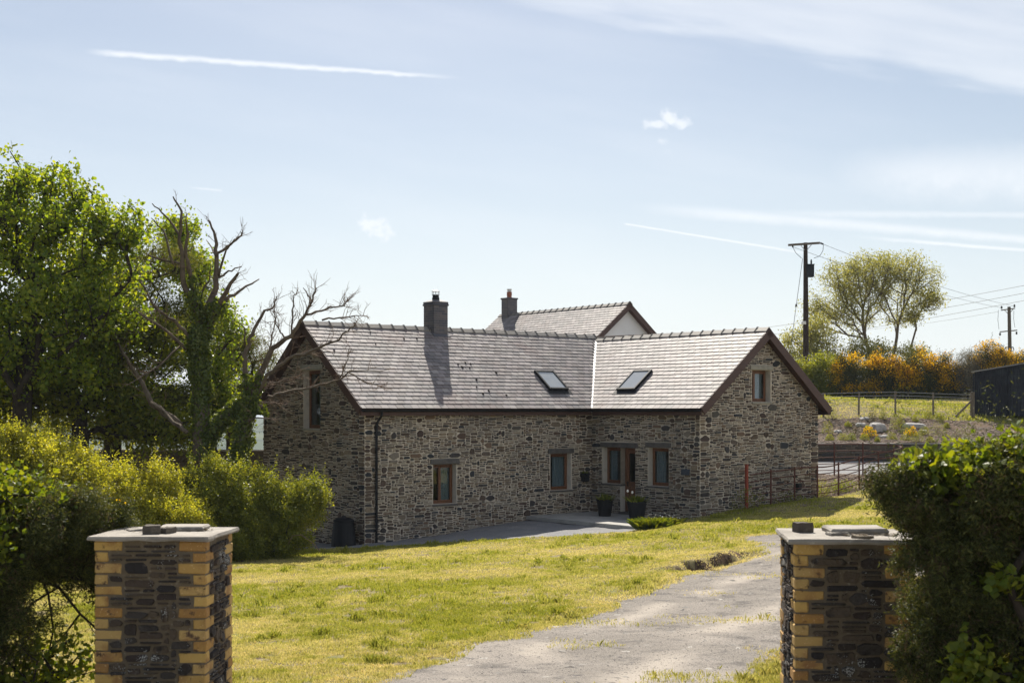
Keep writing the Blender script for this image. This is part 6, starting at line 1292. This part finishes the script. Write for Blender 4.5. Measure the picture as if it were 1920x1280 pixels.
def rand_pts(r, n, x0, x1, y0, y1, cls):
    x, y = r.uniform(x0, x1, n), r.uniform(y0, y1, n); c = sheet_class(x, y); k = np.isin(c, cls); x, y = x[k], y[k]; return x, y
x, y = rand_pts(r, 45000, -2.3, 7, 10.5, 24, [1]); x2, y2 = rand_pts(r, 16000, 0, 9, 24, 33, [1]); x, y = np.concatenate([x, x2]), np.concatenate([y, y2])
kp = (fbm(np.column_stack([x, y]), .7, 3, 4) > .45) | (r.random(len(x)) < .5); x, y = x[kp], y[kp]
scatter_chips('driveway_stones', np.column_stack([x, y, ground_z(x, y)+.005]), r, .009, .026, MT['chips'])
x, y = rand_pts(r, 900, -2, 7, 11, 26, [1]); scatter_chips('flat_stones', np.column_stack([x, y, ground_z(x, y)+.004]), r, .05, .11, MT['chips'], .22)
x, y = rand_pts(r, 20000, 5, 24, 54.9, 61, [5]); kp = (y > 55.35); x, y = x[kp], y[kp]; scatter_chips('bank_stones', np.column_stack([x, y, ground_z(x, y)+.008]), r, .04, .13, MT['bankchips'])
x, y = rand_pts(r, 9000, 8, 15.5, 39, 47.3, [4]); scatter_chips('bed_stones', np.column_stack([x, y, ground_z(x, y)+.008]), r, .03, .10, MT['bankchips'])

HOUSE_FP = [(p[0], p[1]) for p in (wA, wB, wC, wD, wO, wE)]
PAVE = [(q[0], q[1]) for q in (wB-U2*.05, wB+U2*4.78, wB+U2*4.78-D1*2.84, wB-U2*.05-D1*2.84)]
def grass_patch(r, x0, x1, y0, y1, dens, hgt, wid, seed):
    n = int((x1-x0)*(y1-y0)*dens); x, y = r.uniform(x0, x1, n), r.uniform(y0, y1, n); k = (np.abs(x) < y*0.42+1.5) & (x < y*.42)
    x, y = x[k], y[k]; c = sheet_class(x, y); nb = np.zeros(n0 := len(x), bool)
    for (dx, dy) in ((.13, 0), (-.13, 0), (0, .13), (0, -.13)): nb |= sheet_class(x+dx, y+dy) == 0
    mid = (c == 1) & (fbm(np.column_stack([x, y]), .9, 3, 91) > .60) & (r.random(n0) < .16)
    k = ((c == 0) | ((c == 1) & nb & (r.random(n0) < .6)) | ((c == 6) & (r.random(n0) < .6)) | ((c == 2) & nb & (r.random(n0) < .5)) | mid) & ~in_poly(x, y, HOUSE_FP) & ~in_poly(x, y, PAVE); x, y = x[k], y[k]; P = np.column_stack([x, y])
    den = fbm(P, 1.1, 3, 51); bare = fbm(P, 2.7, 2, 61); lush = fbm(P, .42, 3, 71); fine = vnoise(P, 6.5, 93)*.6+vnoise(P, 14, 95)*.4; tf = fbm(P, 3.4, 2, 81)
    k = (bare < .70) & (r.random(len(x)) < (.35+1.1*den)*sstep(fine, .12, .5)); x, y, den, lush, tf, P, fine = x[k], y[k], den[k], lush[k], tf[k], P[k], fine[k]; n = len(x)
    z = ground_z(x, y)
    # closeness to gravel makes it drier and shorter
    dry = sstep(.58-lush*.75-.25*(tf-.5)-.30*(fine-.5), .08, .38)*r.uniform(.4, 1, n); edge = np.zeros(n)
    for (dx, dy) in ((.45, 0), (-.45, 0), (0, .45), (0, -.45)): edge = np.maximum(edge, (sheet_class(x+dx, y+dy) == 1)*1.0)
    dry = np.clip(dry+edge*.45*r.uniform(.3, 1, n), 0, 1)
    tuf = sstep(tf, .62, .76); h = hgt*(.45+1.0*fine)*(.5+.8*lush+1.3*tuf*(lush > .46))*r.uniform(.5, 1.3, n)*(1-.35*dry)
    a = r.uniform(0, 6.283, n); ln = r.uniform(.1, .75, n); d = np.column_stack([np.cos(a), np.sin(a)])*(h*ln)[:, None]; wv = np.column_stack([-np.sin(a+r.normal(0, .5, n)), np.cos(a)])*wid*(1+.5*tuf)[:, None]
    b0 = np.column_stack([x-wv[:, 0], y-wv[:, 1], z-.01]); b1 = np.column_stack([x+wv[:, 0], y+wv[:, 1], z-.01]); m0 = np.column_stack([x+d[:, 0]*.35+wv[:, 0]*.8, y+d[:, 1]*.35+wv[:, 1]*.8, z+h*.6]); m1 = m0-np.column_stack([wv*1.6, np.zeros(n)]); tp = np.column_stack([x+d[:, 0], y+d[:, 1], z+h*(1-.25*ln)])
    V = np.stack([b0, b1, m0, tp, m1], 1).reshape(-1, 3); return V, np.repeat(dry, 5)
r = np.random.default_rng(99); b = MB()
for args in ((-5.5, 6, 10.6, 15, 4600, .050, .0026), (-7.5, 9, 15, 20, 3000, .050, .0036), (-10, 12, 20, 27, 1700, .052, .005), (-13, 15, 27, 37.5, 950, .056, .0075), (3, 17, 34, 46, 420, .055, .009), (10, 30, 50, 75, 130, .09, .02)):
    V, dr = grass_patch(r, *args, 0); n = len(V)//5; b.add(V, np.arange(n*5).reshape(n, 5), 0, att=dr)
tag(b.build('grass', MT['grass'], att='dry'), kind='stuff')

# ---------------------------------------------------------------- summer haze: one closed box of thin even air round the whole scene
b = MB(); b.box((0, 600, 60-80), (1, 0, 0), (0, 1, 0), ZZ, 12000, 11200, 160)
hm = bpy.data.materials.new('haze_air'); hm.use_nodes = True; nt = hm.node_tree; nt.nodes.clear(); o_ = nt.nodes.new('ShaderNodeOutputMaterial'); pv = nt.nodes.new('ShaderNodeVolumePrincipled')
pv.inputs['Color'].default_value = (0.82, 0.90, 1.0, 1); pv.inputs['Density'].default_value = 0.0002; nt.links.new(pv.outputs[0], o_.inputs['Volume'])
tag(b.build('haze', hm), kind='stuff')
